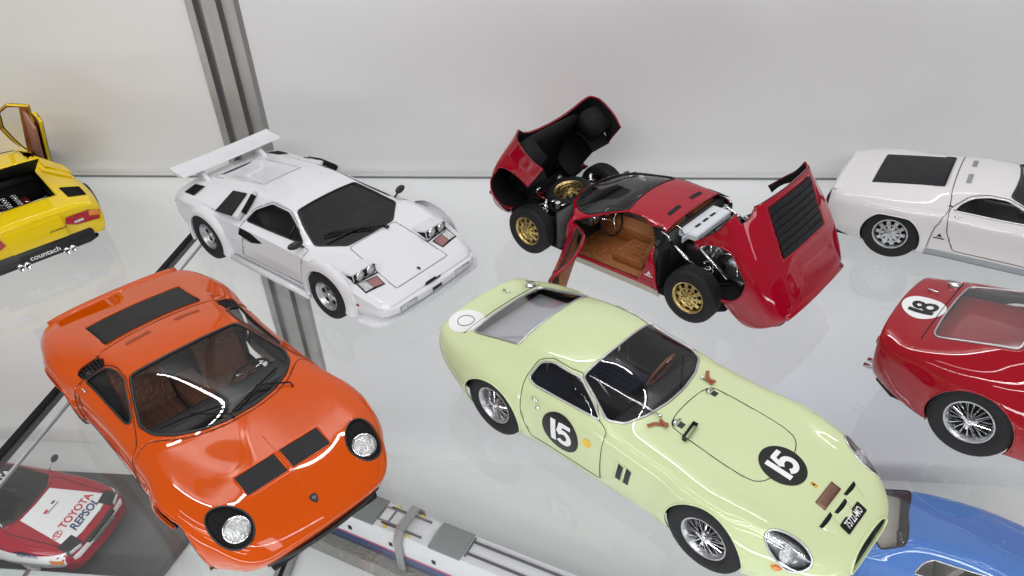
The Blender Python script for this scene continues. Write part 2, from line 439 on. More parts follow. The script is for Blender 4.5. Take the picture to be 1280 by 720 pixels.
SHELFW = wallmat('white_shelf_laminate', (.70, .72, .71), (.75, .76, .75), 5)
ALU = mat('anodised_aluminium', (.38, .365, .355), .36, .75, mott=(14, .12), bump=(40, .08))
struct('back_wall_panel', bx((-.331-.6, YW+.006, .2), (1.2, .012, 1.7), bev=.001), WALLL)
struct('back_wall_panel', bx((-.2915+.7, YW+.006, .2), (1.4, .012, 1.7), bev=.001), WALLR)
# upright: extruded profile with two grooves
prof = [(-.342, .03), (-.342, 0), (-.339, -.004), (-.3325, -.004), (-.3325, .004), (-.3285, .004), (-.3265, -.001), (-.3125, -.001), (-.3105, .005), (-.3035, .005), (-.3015, -.004), (-.294, -.004), (-.291, 0), (-.291, .03)]
up = thing('shelf_upright', 'grey aluminium upright with long grooves between the two wall panels', 'upright', (0, 0, 0))
mobj('profile', prism([((x+.3165)*.88-.3113, YW+y) for x, y in prof], -.6, 1.0, 'z'), ALU, up, smooth=False)
mobj('slot', lathe([(.0, 0), (.0011, 0), (.0011, -.0008), (0, -.0008)], 14, 'y', (-.3285, YW-.0003, .128)), ALU, up)
# two glass shelves meeting over a black bracket
def pane(x0, x1, y0, y1, z0, t, bev=.0012): return bx(((x0+x1)/2, (y0+y1)/2, z0-t/2), (x1-x0, y1-y0, t), bev=bev)
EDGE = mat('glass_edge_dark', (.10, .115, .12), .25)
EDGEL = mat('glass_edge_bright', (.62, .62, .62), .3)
def glass_shelf(x0, x1, label):
    o = thing('glass_shelf', label, 'shelf', (0, 0, 0))
    b = bmesh.new(); vs = [b.verts.new((x, y, -.0005)) for x, y in ((x0, -.25), (x1, -.25), (x1, YW-.004), (x0, YW-.004))]; b.faces.new(vs)
    mobj('sheet', b, GLSH, o, smooth=False)
    e = .0005
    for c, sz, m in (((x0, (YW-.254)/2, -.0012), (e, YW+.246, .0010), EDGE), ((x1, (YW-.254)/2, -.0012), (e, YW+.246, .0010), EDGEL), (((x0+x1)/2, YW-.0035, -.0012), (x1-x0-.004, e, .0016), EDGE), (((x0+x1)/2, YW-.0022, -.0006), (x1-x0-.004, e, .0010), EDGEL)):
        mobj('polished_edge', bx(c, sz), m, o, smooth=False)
glass_shelf(-1.0, -.3090, 'left clear glass shelf carrying the yellow model car')
glass_shelf(-.3074, .75, 'right clear glass shelf carrying the white, red and lime model cars')
br = thing('shelf_bracket', 'long thin black bracket arm and joint strip along the left glass shelf', 'bracket', (0, 0, 0))
mobj('arm', bx((-.3218, .177, -.0045), (.0038, .835, .003), bev=.0006), MATTE, br)
mobj('joint_strip', bx((-.3218, .177, .0002), (.0042, .84, .0008), bev=.0002), MATTE, br)
# lower bay
struct('lower_shelf', bx((-.1, .12, ZL-.009), (2.4, 1.0, .018), bev=.001), SHELFW)
bar = thing('lower_bracket', 'grey aluminium bracket arm on the lower white shelf below the orange coupe', 'bracket', (0, 0, 0))
mobj('arm', bx((-.3065, .40, ZL+.004), (.014, .22, .008), bev=.001), ALU, bar); mobj('groove', bx((-.3065, .40, ZL+.0082), (.004, .21, .0012)), MATTE, bar)
# ------------------------------------------------------------------ wheels
_W = {}
def tyre_bm(R, w, rim, tread=True):
    h = w/2
    prof = [(rim-.012, -h*.78), (rim, -h*.86), (rim+.02, -h*.98), ((R+rim)/2, -h*1.04), (R-.035, -h*.98), (R-.012, -h*.88), (R-.003, -h*.70)]
    if tread:
        for g in (-.45, -.15, .15, .45): prof += [(R, h*(g-.06)), (R-.008, h*(g-.045)), (R-.008, h*(g+.045)), (R, h*(g+.06))]
    prof += [(R-.003, h*.70), (R-.012, h*.88), (R-.035, h*.98), ((R+rim)/2, h*1.04), (rim+.02, h*.98), (rim, h*.86), (rim-.012, h*.78)]
    return lathe(prof, 48)
def disc_fan(bm, r0, r1, n, width0, width1, y0, y1, t=.012):
    """flat spokes from hub radius r0 to rim radius r1"""
    for k in range(n):
        a = 2*pi*k/n; ca, sa = cos(a), sin(a)
        P = []
        for (r, wd, y) in ((r0, width0, y0), (r1, width1, y1)):
            for s in (-1, 1):
                for dy in (0, -t): P.append(bm.verts.new((r*ca-s*wd/2*sa, y+dy, r*sa+s*wd/2*ca)))
        for q in ((0, 2, 6, 4), (1, 5, 7, 3), (0, 4, 5, 1), (2, 3, 7, 6)): bm.faces.new([P[i] for i in q])
    bmesh.ops.recalc_face_normals(bm, faces=bm.faces); return bm
def wheel_meshes(style, R, w, mt):
    key = (style, R, w, mt.name)
    if key in _W: return _W[key]
    h = w/2; parts = []
    rim = {'slot': .20, 'dial': .185, 'wire': .205, 'plain': .19}[style]
    parts.append(('tyre', tyre_bm(R, w, rim), RUBBER))
    lip = [(rim-.012, -h*.7), (rim-.03, -h*.5), (rim-.035, h*.3), (rim-.022, h*.72), (rim-.008, h*.90), (rim+.004, h*.92), (rim+.006, h*.86)]
    parts.append(('rim', lathe(lip, 48), mt))
    if style == 'slot':
        parts.append(('brake_disc', lathe([(0, h*.30), (rim-.03, h*.30), (rim-.03, h*.1)], 32), MATTE))
        b = disc_fan(bmesh.new(), .05, rim-.034, 10, .030, .050, h*.84, h*.66, .02); lathe_into(b, [(.066, h*.60), (.074, h*.82), (.055, h*.90), (.035, h*.90)], 30)
        lathe_into(b, [(.120, h*.70), (.128, h*.80), (.114, h*.82), (.106, h*.74)], 36); parts.append(('spokes', b, mt))
        c = bmesh.new(); lathe_into(c, [(.034, h*.86), (.034, h*1.0), (.02, h*1.06), (0, h*1.06)], 20)
        for k in range(3): box(c, (cos(k*2.094)*.04, h*1.0, sin(k*2.094)*.04), (.05, .02, .022), M.Rotation(-k*2.094, 3, 'Y'), .003)
        parts.append(('knock_off_nut', c, mt))
    if style == 'dial':
        parts.append(('dish', lathe([(0, h*.62), (.05, h*.64), (.06, h*.58), (.145, h*.52), (rim-.03, h*.60)], 40), mt))
        c = bmesh.new()
        for k in range(5):
            a = 2*pi*k/5+.3; lathe_into(c, [(0, h*.600), (.029, h*.600), (.034, h*.57)], 16, 'y', (.103*cos(a), 0, .103*sin(a)))
        parts.append(('ventilation_holes', c, MATTE))
        parts.append(('hub_cap', lathe([(0, h*.74), (.025, h*.73), (.034, h*.66), (.036, h*.58)], 24), mt))
    if style == 'wire':
        c = bmesh.new()
        for k in range(36):
            a = 2*pi*k/36; tw = .28 if k % 2 else -.28; y0, y1 = (h*.80, h*.05) if k % 3 else (h*.45, h*.42)
            tube_into(c, [(.028*cos(a), y0, .028*sin(a)), ((rim-.034)*cos(a+tw), y1 if k % 2 else h*.55, (rim-.034)*sin(a+tw))], .0042, False, 4)
        parts.append(('wire_spokes', c, CHROME))
        parts.append(('drum', lathe([(0, -h*.2), (rim-.04, -h*.2), (rim-.04, -h*.5)], 28), MATTE))
        c = lathe([(.045, h*.2), (.036, h*.7), (.034, h*.86), (.018, h*.95), (0, h*.95)], 20)
        for k in range(3): box(c, (cos(k*2.094+.5)*.045, h*.88, sin(k*2.094+.5)*.045), (.06, .016, .024), M.Rotation(-(k*2.094+.5), 3, 'Y'), .004)
        parts.append(('spinner', c, CHROME))
    if style == 'plain': parts.append(('dish', lathe([(0, h*.6), (.1, h*.6), (rim-.03, h*.5)], 30), mt))
    out = []
    for n, b, m in parts:
        me = bpy.data.meshes.new(n); b.normal_update(); b.to_mesh(me); b.free(); me.materials.append(m)
        for p in me.polygons: p.use_smooth = True
        me.set_sharp_from_angle(angle=rad(38)); out.append((n, me))
    _W[key] = out; return out
def wheel(parent, x, y, style, R=.33, w=.2, mt=None, steer=0., camber=0., label=None):
    e = new_empty('wheel', parent, (x, y, R), (camber, 0, steer+(0 if y > 0 else pi)))
    if label: e['label'] = label
    for n, me in wheel_meshes(style, R, w, mt or SILVER):
        o = bpy.data.objects.new(n, me); COL.objects.link(o); o.parent = e
    return e
def arch_poly(cx, cz, r, flat=.0): return [(cx+r*cos(a), cz+r*sin(a)) for a in [pi*(-.16)+pi*1.32*k/26 for k in range(27)]]
def wheel_well(parent, x, sg, r, y0, y1, cz):
    """black liner behind an arch"""
    P = arch_poly(x, cz, r); bm = bmesh.new(); A = [bm.verts.new((p[0], sg*y0, p[1])) for p in P]; B = [bm.verts.new((p[0], sg*y1, p[1])) for p in P]
    for i in range(len(P)-1): bm.faces.new((A[i], A[i+1], B[i+1], B[i]))
    bm.faces.new(A)
    return mobj('wheel_well', bm, MATTE, parent)
def bulge(bm, cx, cz, r0, r1, dy, ymin=.5):
    for v in bm.verts:
        if abs(v.co.y) < ymin: continue
        r = math.hypot(v.co.x-cx, v.co.z-cz)
        if r < r1:
            t = 1 if r < r0 else 1-(r-r0)/(r1-r0); t = t*t*(3-2*t); v.co.y += dy*t*(1 if v.co.y > 0 else -1)
def seat(parent, x, y, m, z=.22, back=.55, tilt=.45, w=.44):
    e = new_empty('seat', parent, (x, y, z)); b = bx((0, 0, .07), (.48, w, .14), bev=.05)
    for k in range(5): box(b, (.0, -w/2+.07+k*(w-.14)/4, .142), (.38, .05, .02), None, .008)
    mobj('cushion', b, m, e, auto=40)
    b = bx((-.22-sin(tilt)*back/2, 0, .12+cos(tilt)*back/2), (.12, w, back), M.Rotation(-tilt, 3, 'Y'), .045)
    mobj('back', b, m, e, auto=40); return e
def steering(parent, x, y, z, tilt=.5, m=None, r=.19):
    e = new_empty('steering_wheel', parent, (x, y, z), (0, tilt-pi/2+pi, 0)); m = m or MATTE
    b = bmesh.new(); tube_into(b, [(0+r*cos(2*pi*k/28), r*sin(2*pi*k/28), 0) for k in range(28)], .014, True, 6); mobj('rim', b, m, e)
    b = bmesh.new()
    for a in (0, 2.094, 4.189): tube_into(b, [(0, 0, -.03), (r*cos(a), r*sin(a), 0)], .009)
    mobj('spokes', b, CHROME, e); return e
# ------------------------------------------------------------------ low mid-engined coupe (three of them)
MI = [
 (2.04, [(.28, .24, 1.96), (.36, .26, 1.98), (.42, .31, 2.01), (.41, .355), (.33, .375), (.22, .382), (.11, .385), (0, .388)]),
 (1.985, [(.46, .19, 1.90), (.53, .22, 1.92), (.585, .30, 1.95), (.59, .385), (.50, .43), (.34, .45), (.17, .458), (0, .46)]),
 (1.87, [(.60, .16, 1.80), (.67, .21, 1.82), (.705, .33, 1.84), (.70, .46), (.62, .525), (.42, .535), (.21, .538), (0, .54)]),
 (1.60, [(.75, .16), (.79, .25), (.82, .41), (.805, .595), (.69, .662), (.46, .638), (.22, .632), (0, .636)]),
 (1.25, [(.82, .16), (.865, .30), (.89, .46), (.865, .68), (.72, .742), (.50, .705), (.25, .705), (0, .71)]),
 (.95, [(.80, .16), (.85, .30), (.88, .47), (.85, .705), (.73, .768), (.60, .76), (.3, .775), (0, .785)]),
 (.78, [(.79, .16), (.845, .30), (.865, .47), (.83, .69), (.74, .760), (.69, .772), (.35, .802), (0, .818)]),
 (.60, [(.79, .16), (.84, .30), (.86, .47), (.825, .69), (.742, .756), (.69, .785), (.35, .855), (0, .877)]),
 (.35, [(.79, .16), (.835, .30), (.85, .47), (.82, .69), (.740, .752), (.668, .818), (.34, .928), (0, .948)]),
 (.08, [(.79, .16), (.83, .30), (.845, .47), (.815, .69), (.738, .752), (.585, .918), (.30, .998), (0, 1.010)]),
 (-.15, [(.79, .16), (.83, .30), (.845, .47), (.815, .69), (.738, .752), (.522, .988), (.28, 1.034), (0, 1.044)]),
 (-.42, [(.79, .16), (.83, .30), (.85, .47), (.825, .69), (.745, .76), (.505, .990), (.27, 1.035), (0, 1.045)]),
 (-.75, [(.79, .16), (.835, .30), (.86, .48), (.84, .71), (.755, .790), (.535, .945), (.30, .985), (0, .995)]),
 (-1.25, [(.82, .16), (.87, .30), (.895, .50), (.875, .73), (.78, .822), (.57, .872), (.30, .90), (0, .91)]),
 (-1.65, [(.82, .17), (.865, .31), (.885, .51), (.855, .69), (.765, .785), (.56, .815), (.3, .83), (0, .835)]),
 (-1.92, [(.76, .20), (.80, .33), (.825, .50), (.80, .64), (.72, .73), (.54, .76), (.28, .772), (0, .777)]),
 (-2.03, [(.70, .24), (.75, .34), (.775, .49), (.755, .61), (.69, .70), (.51, .74), (.26, .752), (0, .757)]),
 (-2.09, [(.62, .28), (.67, .36), (.69, .48), (.675, .57), (.61, .65), (.46, .685), (.24, .695), (0, .70)]),
]
MI_WS = [(.37, .655), (.54, .615), (.68, .50), (.785, .32), (.835, .12), (.835, -.12), (.785, -.32), (.68, -.50), (.54, -.615), (.37, -.655), (.08, -.565), (-.13, -.49), (-.10, -.25), (-.09, 0), (-.10, .25), (-.13, .49), (.08, .565)]
MI_SW = [(.25, .815), (.03, .900), (-.15, .958), (-.33, .958), (-.50, .922), (-.60, .86), (-.66, .79), (-.20, .775), (.20, .78)]
def miura(name, label, loc, deg, sc, pm, wheelmat, opened=False, glass=None, rimR=.342, dk1=-1.42, seatm=None, sillm=None, group=None):
    root = thing(name, label, 'model car', loc, rad(deg), tuple(k/18 for k in sc), group); glass = glass or GLCLEAR; seatm = seatm or BROWN; sillm = sillm or SILL
    bm = shell(MI, {3: .25, 4: [(-2.2, .7, .35)], 5: [(-1.2, .8, .45)]})
    for cx in (1.252, -1.252): bulge(bm, cx, .33, .36, .52, .02)
    S_ = Surf(bm)
    for sg in (1, -1):
        for cx in (1.252, -1.252): cutout(bm, arch_poly(cx, .325, .352), 'y', lambda c: c.y*sg > .78 and c.z < .63)
    # outer skin cut up into panels
    ws = cutout(bm, MI_WS, 'z', lambda c: c.z > .7)
    sws = {sg: cutout(bm, MI_SW, 'y', lambda c: c.y*sg > .4 and c.z > .74) for sg in (1, -1)}
    lv = {}
    for sg in (1, -1) if pm is not PEARL else (): lv[sg] = cutout(bm, [(-.68, .790), (-.625, .86), (-.53, .925), (-.64, .940), (-.75, .90), (-.83, .83), (-.83, .790)], 'y', lambda c: c.y*sg > .4 and c.z > .76)
    deck = cutout(bm, [(-.83, .455), (dk1, .465), (dk1, -.465), (-.83, -.455)], 'z', lambda c: c.z > .7)
    hl = {sg: cutout(bm, smoothpoly([(1.885, sg*.50), (1.87, sg*.63), (1.76, sg*.715), (1.58, sg*.73), (1.49, sg*.66), (1.53, sg*.52), (1.72, sg*.42)], 2), 'z', lambda c: c.z > .45) for sg in (1, -1)}
    bv = {sg: cutout(bm, [(1.565, sg*.025), (1.565, sg*.365), (1.36, sg*.365), (1.36, sg*.025)], 'z', lambda c: c.z > .5) for sg in (1, -1)}
    door_poly = [(.52, .30), (.50, .74), (.34, .80), (.05, .915), (-.14, .972), (-.34, .975), (-.53, .935), (-.70, .80), (-.66, .55), (-.54, .30)]
    doors = {sg: cutout(bm, door_poly, 'y', lambda c: c.y*sg > .4) for sg in (1, -1)}
    clamline = [(4, -1.2), (4, 1.2), (.56, 1.2), (.56, .70), (.62, .62), (.74, .50), (.83, .33), (.875, .13), (.875, -.13), (.83, -.33), (.74, -.50), (.62, -.62), (.56, -.70), (.56, -1.2)]
    front = cutout(bm, clamline, 'z'); rear = cutout(bm, [(-.86, .0), (-.80, .55), (-.70, .80), (-.80, 1.2), (-4, 1.2), (-4, 0)], 'y')
    sill = {sg: cutout(bm, [(.9, .0), (.9, .265), (-.9, .265), (-.9, 0)], 'y', lambda c: c.y*sg > .4) for sg in (1, -1)}
    inner = MATTE
    fr = new_empty('front_clamshell', root); rr = new_empty('engine_cover', root)
    gp = .0042
    mobj('panel_gap', outline(front, gp, lambda p: p.z > .27 and p.x < 1.2), GAP, fr); mobj('panel_gap', outline(rear, gp, lambda p: p.z > .27 and p.x > -1.0 and (p.z < 1.5)), GAP, rr)
    for sg in (1, -1):
        mobj('arch_lip', outline(front, .009, lambda p: p.y*sg > 0 and math.hypot(abs(p.x)-1.252, p.z-.325) < .37), pm, fr)
        mobj('arch_lip', outline(rear, .009, lambda p: p.y*sg > 0 and math.hypot(abs(p.x)-1.252, p.z-.325) < .37), pm, rr)
    thick(mobj('skin', front, pm, fr), .022, -1, inner); thick(mobj('skin', rear, pm, rr), .022, -1, inner)
    thick(mobj('body', bm, pm, root), .02, -1, inner)
    for sg in (1, -1): thick(mobj('sill', sill[sg], sillm, root), .02)
    for sg in (1, -1):
        d = new_empty('door', root)
        if not (opened and sg > 0):
            mobj('panel_gap', outline(doors[sg], gp), GAP, d); thick(mobj('skin', doors[sg], pm, d), .02, -1, DARKI)
            mobj('window_trim', outline(sws[sg], .011), TRIM if pm is PEARL else BLACK, d); mobj('window_pane', shift(sws[sg], -.008), glass, d)
            mobj('door_handle', bx((-.60, sg*.79, .745), (.07, .02, .02), bev=.006), CHROME, d)
        else:
            hz = V((.52, sg*.83, 0)); d.location = hz; d.rotation_euler = (0, 0, rad(-60*sg))
            for b in (doors[sg], sws[sg]): bmesh.ops.translate(b, vec=-hz, verts=b.verts)
            mobj('window_trim', outline(sws[sg], .011), BLACK, d); mobj('window_pane', sws[sg], glass, d); thick(mobj('skin', doors[sg], pm, d), .03, -1, TAN)
            mobj('door_card', bx((-.60, -.10*sg+.0, .50), (.95, .04, .36), bev=.015), TAN, d)
    # strakes behind the windows
    for sg in (1, -1) if pm is not PEARL else ():
        s = new_empty('side_louvre', rr if False else root)
        mobj('backing', shift(lv[sg], -.03), MATTE, s)
        for k in range(7):
            t = k/6; z = .803+.122*t; pts = [S_.side(x, z, sg) for x in (-.655+.10*t, -.70+.08*t, -.74+.06*t, -.78+.05*t)]
            mobj('strake', tube([p+n*.006 for p, n in pts if p], .0065, n=4), LOUV, s)
    for sg in (1, -1):
        if pm is not ORANGE:
            bd = patch(S_, [[(-.03, .0), (.03, .0), (.0, .045)], [(-.06, -.03), (.06, -.03), (.06, -.015), (-.06, -.015)]], lambda u, v: (-.72+u, .47+v), 'y', sg, .005); mobj('side_badge', bd, LOUV if pm is PEARL else CHROME, root, kind='stuff')
    # windscreen
    w_ = new_empty('windscreen', root)
    mobj('seal', outline(ws, .015), BLACK, w_); mobj('pane', shift(ws, -.004), glass, w_)
    for (a, b_) in (((.84, .10), (.70, .52)), ((.80, -.30), (.62, -.06)))[:0]: pass
    for y0, y1, x0, x1 in ((-.56, -.08, .545, .70), (-.02, .46, .79, .60)):
        pts = []
        for k in range(9):
            t = k/8; p, n = S_.top(x0+(x1-x0)*t, y0+(y1-y0)*t); pts.append(p+n*.022)
        o = new_empty('wiper', root); mobj('blade', tube(pts, .009), MATTE, o)
        q, n = S_.top(.865, y1 if y0 < 0 else y0+.04); mobj('arm', tube([q+n*.01, q+n*.035+V((-.05, 0, .0)), pts[4]+V((0, 0, .02))], .008), MATTE, o)
    # engine deck louvres
    dk = new_empty('rear_louvre_panel', rr); mobj('backing', shift(deck, -.035), MATTE, dk)
    if pm in (PEARL, ORANGE): thick(mobj('rear_panel', patch(S_, [[(-.835, -.45), (-.835, .45), (dk1+.005, .46), (dk1+.005, -.46)]], lambda u, v: (u, v), off=-.004), LOUV, dk), .01)
    for k in range(0 if pm in (PEARL, ORANGE) else 7):
        dx = (-.83-dk1)/7; x = -.84-dx*k; p, n = S_.top(x, 0)
        b = bmesh.new(); ys = [-.45, -.3, -.15, 0, .15, .3, .45]; A = []; B = []; C = []
        for y in ys:
            p, n = S_.top(x, y); q, m_ = S_.top(x-dx+.003, y); A.append(b.verts.new(p+V((.0, 0, .004)))); B.append(b.verts.new(q+V((0, 0, -.010)))); C.append(b.verts.new(p+V((0, 0, -.022))))
        for i in range(6): b.faces.new((A[i], B[i], B[i+1], A[i+1])); b.faces.new((A[i], A[i+1], C[i+1], C[i]))
        thick(mobj('slat', b, LOUV, dk, smooth=False), .006)
    mobj('deck_frame', outline(cutouts_copy(S_, [(-.91, .44), (-1.64, .46), (-1.64, -.46), (-.91, -.44)]), .008), GAP, rr) if False else None
    # small roof grilles
    for y in (-.27, .27):
        g = patch(S_, [rrect(-.115, -.028, .115, .028, .006)], lambda u, v: (-.60+v, y*.85+u), off=.004, cell=.05)
        mobj('roof_grille', g, (mat_get('ORG') if pm is ORANGE else (ALLOY if pm is PEARL else GAP)), root)
    # bonnet vents
    for sg in (1, -1):
        e = new_empty('bonnet_vent', fr); mobj('mesh_backing', shift(bv[sg], -.012 if pm is not ORANGE else -.003), LOUV, e)
        fpts = [S_.top(x, y*sg) for x, y in ((1.57, .02), (1.57, .19), (1.57, .37), (1.46, .37), (1.355, .37), (1.355, .19), (1.355, .02), (1.46, .02))]
        mobj('surround', tube([p for p, n in fpts], .007, True, 5), pm, e)
        for k in range(6 if pm is not ORANGE else 0):
            x = 1.375+k*.0345; a, b_, c_ = S_.top(x, sg*.035)[0], S_.top(x, sg*.19)[0], S_.top(x, sg*.355)[0]
            mobj('slat', tube([a, b_, c_], .009, n=4), LOUV, e)
    # headlights with black surround and lashes
    for sg in (1, -1):
        e = new_empty('headlight', fr); c, n = S_.top(1.745, sg*.565); n = (n+V((.25, 0, .1))).normalized(); F = S_.frame(c-n*.012, n)
        mobj('rim_line', outline(hl[sg], .008), BLACK, e); mobj('bucket', shift(hl[sg], -.02), MATTE, e)
        b = lathe([(.098, -.03), (.104, .004), (.100, .014), (.090, .012)], 36, 'z'); b.transform(F); mobj('bezel', b, CHROME, e)
        b = lathe([(0, .030), (.03, .028), (.06, .022), (.085, .012), (.092, .006)], 36, 'z'); b.transform(F); mobj('lens', b, LAMPW, e)
        b = bmesh.new()
        for a in (.5, 2.07, 3.64, 5.21): box(b, (.045*cos(a), .045*sin(a), .028), (.07, .006, .004), M.Rotation(a, 3, 'Z'))
        b.transform(F); mobj('lens_cross', b, SILVER, e, smooth=False)
        for k in range(22):
            a = 2*pi*k/22
            if abs(sin(a))*.0+cos(a) > .55: continue
            q, m_ = S_.top(1.745+.118*cos(a), sg*.565+.118*sin(a)); q2, m2 = S_.top(1.72+.185*cos(a), sg*.575+.135*sin(a))
            if q and q2: mobj('lash', tube([q-m_*.012, q2-m2*.006], .005, n=4), LOUV, e)
    if pm is ORANGE: mobj('bonnet_crease', tube([S_.top(1.16+.06*k, 0)[0]+V((0, 0, -.002)) for k in range(11)], .0055), pm, fr)
    # badge
    c, n = S_.top(1.96, 0); e = new_empty('bonnet_badge', fr)
    mobj('shield', patch(S_, [smoothpoly([(-.032, .035), (.032, .035), (.030, -.01), (0, -.045), (-.030, -.01)], 1)], lambda u, v: (1.875-v, u), off=.006), BLACK, e)
    mobj('bull', patch(S_, [[(-.018, .0), (-.008, .016), (.012, .014), (.02, .0), (.008, -.006), (0, -.02), (-.008, -.006)]], lambda u, v: (1.875-v, u), off=.010), CHROME, e)
    # chin and lower black grille
    mobj('lower_grille', lathe([(0, 0)], 3) if False else bx((1.90, 0, .215), (.14, .95, .07), bev=.02), MATTE, fr)
    mobj('front_bumper', tube([(2.02-.42*abs(y)**2.4, y, .27) for y in [-.50+k*.0833 for k in range(13)]], .022, n=6), BLACK, fr)
    # rear end
    mobj('tail_panel', bx((-2.085, 0, .46), (.03, 1.2, .26), bev=.01), LOUV, rr)
    for sg in (1, -1): mobj('tail_light', bx((-2.105, sg*.46, .50), (.02, .26, .10), bev=.01), LENSR, rr)
    if pm is not PEARL or True:
        # spoiler lip
        b = bmesh.new(); A = []; B = []
        for k in range(13):
            y = -.66+k*.11; p, n = S_.top(-1.99, y); A.append(b.verts.new(p+V((.05, 0, -.01)))); B.append(b.verts.new(p+V((-.045, 0, .022))))
        for k in range(12): b.faces.new((A[k], A[k+1], B[k+1], B[k]))
        thick(mobj('tail_lip', b, pm, rr), .02)
    # pan, wells, wheels
    mobj('floor_pan', prism([(1.88, .42), (1.6, .66), (-1.9 if not opened else -1.4, .74), (-2.0 if not opened else -1.6, .56), (-2.0 if not opened else -1.6, -.56), (-1.9 if not opened else -1.4, -.74), (1.6, -.66), (1.88, -.42)], .14, .19, 'z'), MATTE, root)
    for sg in (1, -1):
        if not opened:
            for cx in (1.252, -1.252): wheel_well(root, cx, sg, .345, .50, .80, .32)
        wheel(root, 1.252, sg*(.74 if pm is not ORANGE else .675), 'slot', rimR, .205, wheelmat); wheel(root, -1.252, sg*.735, 'slot', rimR, .225, wheelmat)
    # cockpit
    ck = new_empty('cockpit', root)
    mobj('carpet', bx((0, 0, .21), (1.5, 1.36, .04)), DARKI if not opened else TAN, ck)
    mobj('bulkhead', bx((-.70, 0, .52), (.04, 1.42, .62)), DARKI, ck); mobj('footwell', bx((.80, 0, .46), (.05, 1.46, .52)), DARKI, ck)
    mobj('tunnel', bx((.05, 0, .33), (1.3, .24, .24), bev=.04), seatm, ck)
    mobj('dashboard', bx((.46, 0, .68), (.26, 1.26, .12), bev=.05), BLACK, ck)
    b = bmesh.new()
    for y in (.52, .30): lathe_into(b, [(0, -.13), (.05, -.13), (.062, -.10)], 20, 'x', (.46, y, .69))
    mobj('gauges', b, CHROME, ck)
    seat(root, -.20, .36, seatm, .21); seat(root, -.20, -.36, seatm, .21); steering(root, .22, .36, .64, .42)
    if opened:
        def hinge(o, h, a):
            R_ = M.Rotation(a, 3, 'Y'); o.rotation_euler = (0, a, 0); o.location = V(h)-R_ @ V(h)
        hinge(fr, (1.95, 0, .30), rad(OPEN_F)); hinge(rr, (-2.02, 0, .36), rad(-OPEN_R)); rr.location += V((-.06, 0, -.12))
        miura_mechanics(root, wheelmat)
        for sg in (1, -1):
            wheel_well(fr, 1.252, sg, .345, .46, .83, .32)
            mobj('inner_wing', prism([(.64, .30), (.64, .66), (.95, .66), (.95, .30)], sg*.50, sg*.80, 'y', .02), MATTE, fr)
        mobj('inner_frame', prism([(.74, .66), (.80, .735), (1.25, .67), (1.60, .60), (1.85, .49), (1.80, .36), (1.55, .50), (1.2, .58), (.95, .60)], -.50, .50, 'y', .015), MATTE, fr)
        mobj('lamp_bowl', lathe([(0, .40), (.12, .42), (.14, .60)], 20, 'z', (1.74, .56, 0)), MATTE, fr); mobj('lamp_bowl', lathe([(0, .40), (.12, .42), (.14, .60)], 20, 'z', (1.74, -.56, 0)), MATTE, fr)
    return root, fr, rr, S_
def mat_get(k):
    m = bpy.data.materials.get('burnt_orange_grille')
    return m or mat('burnt_orange_grille', (.30, .045, .006), .5)
OPEN_F, OPEN_R = 52, 55
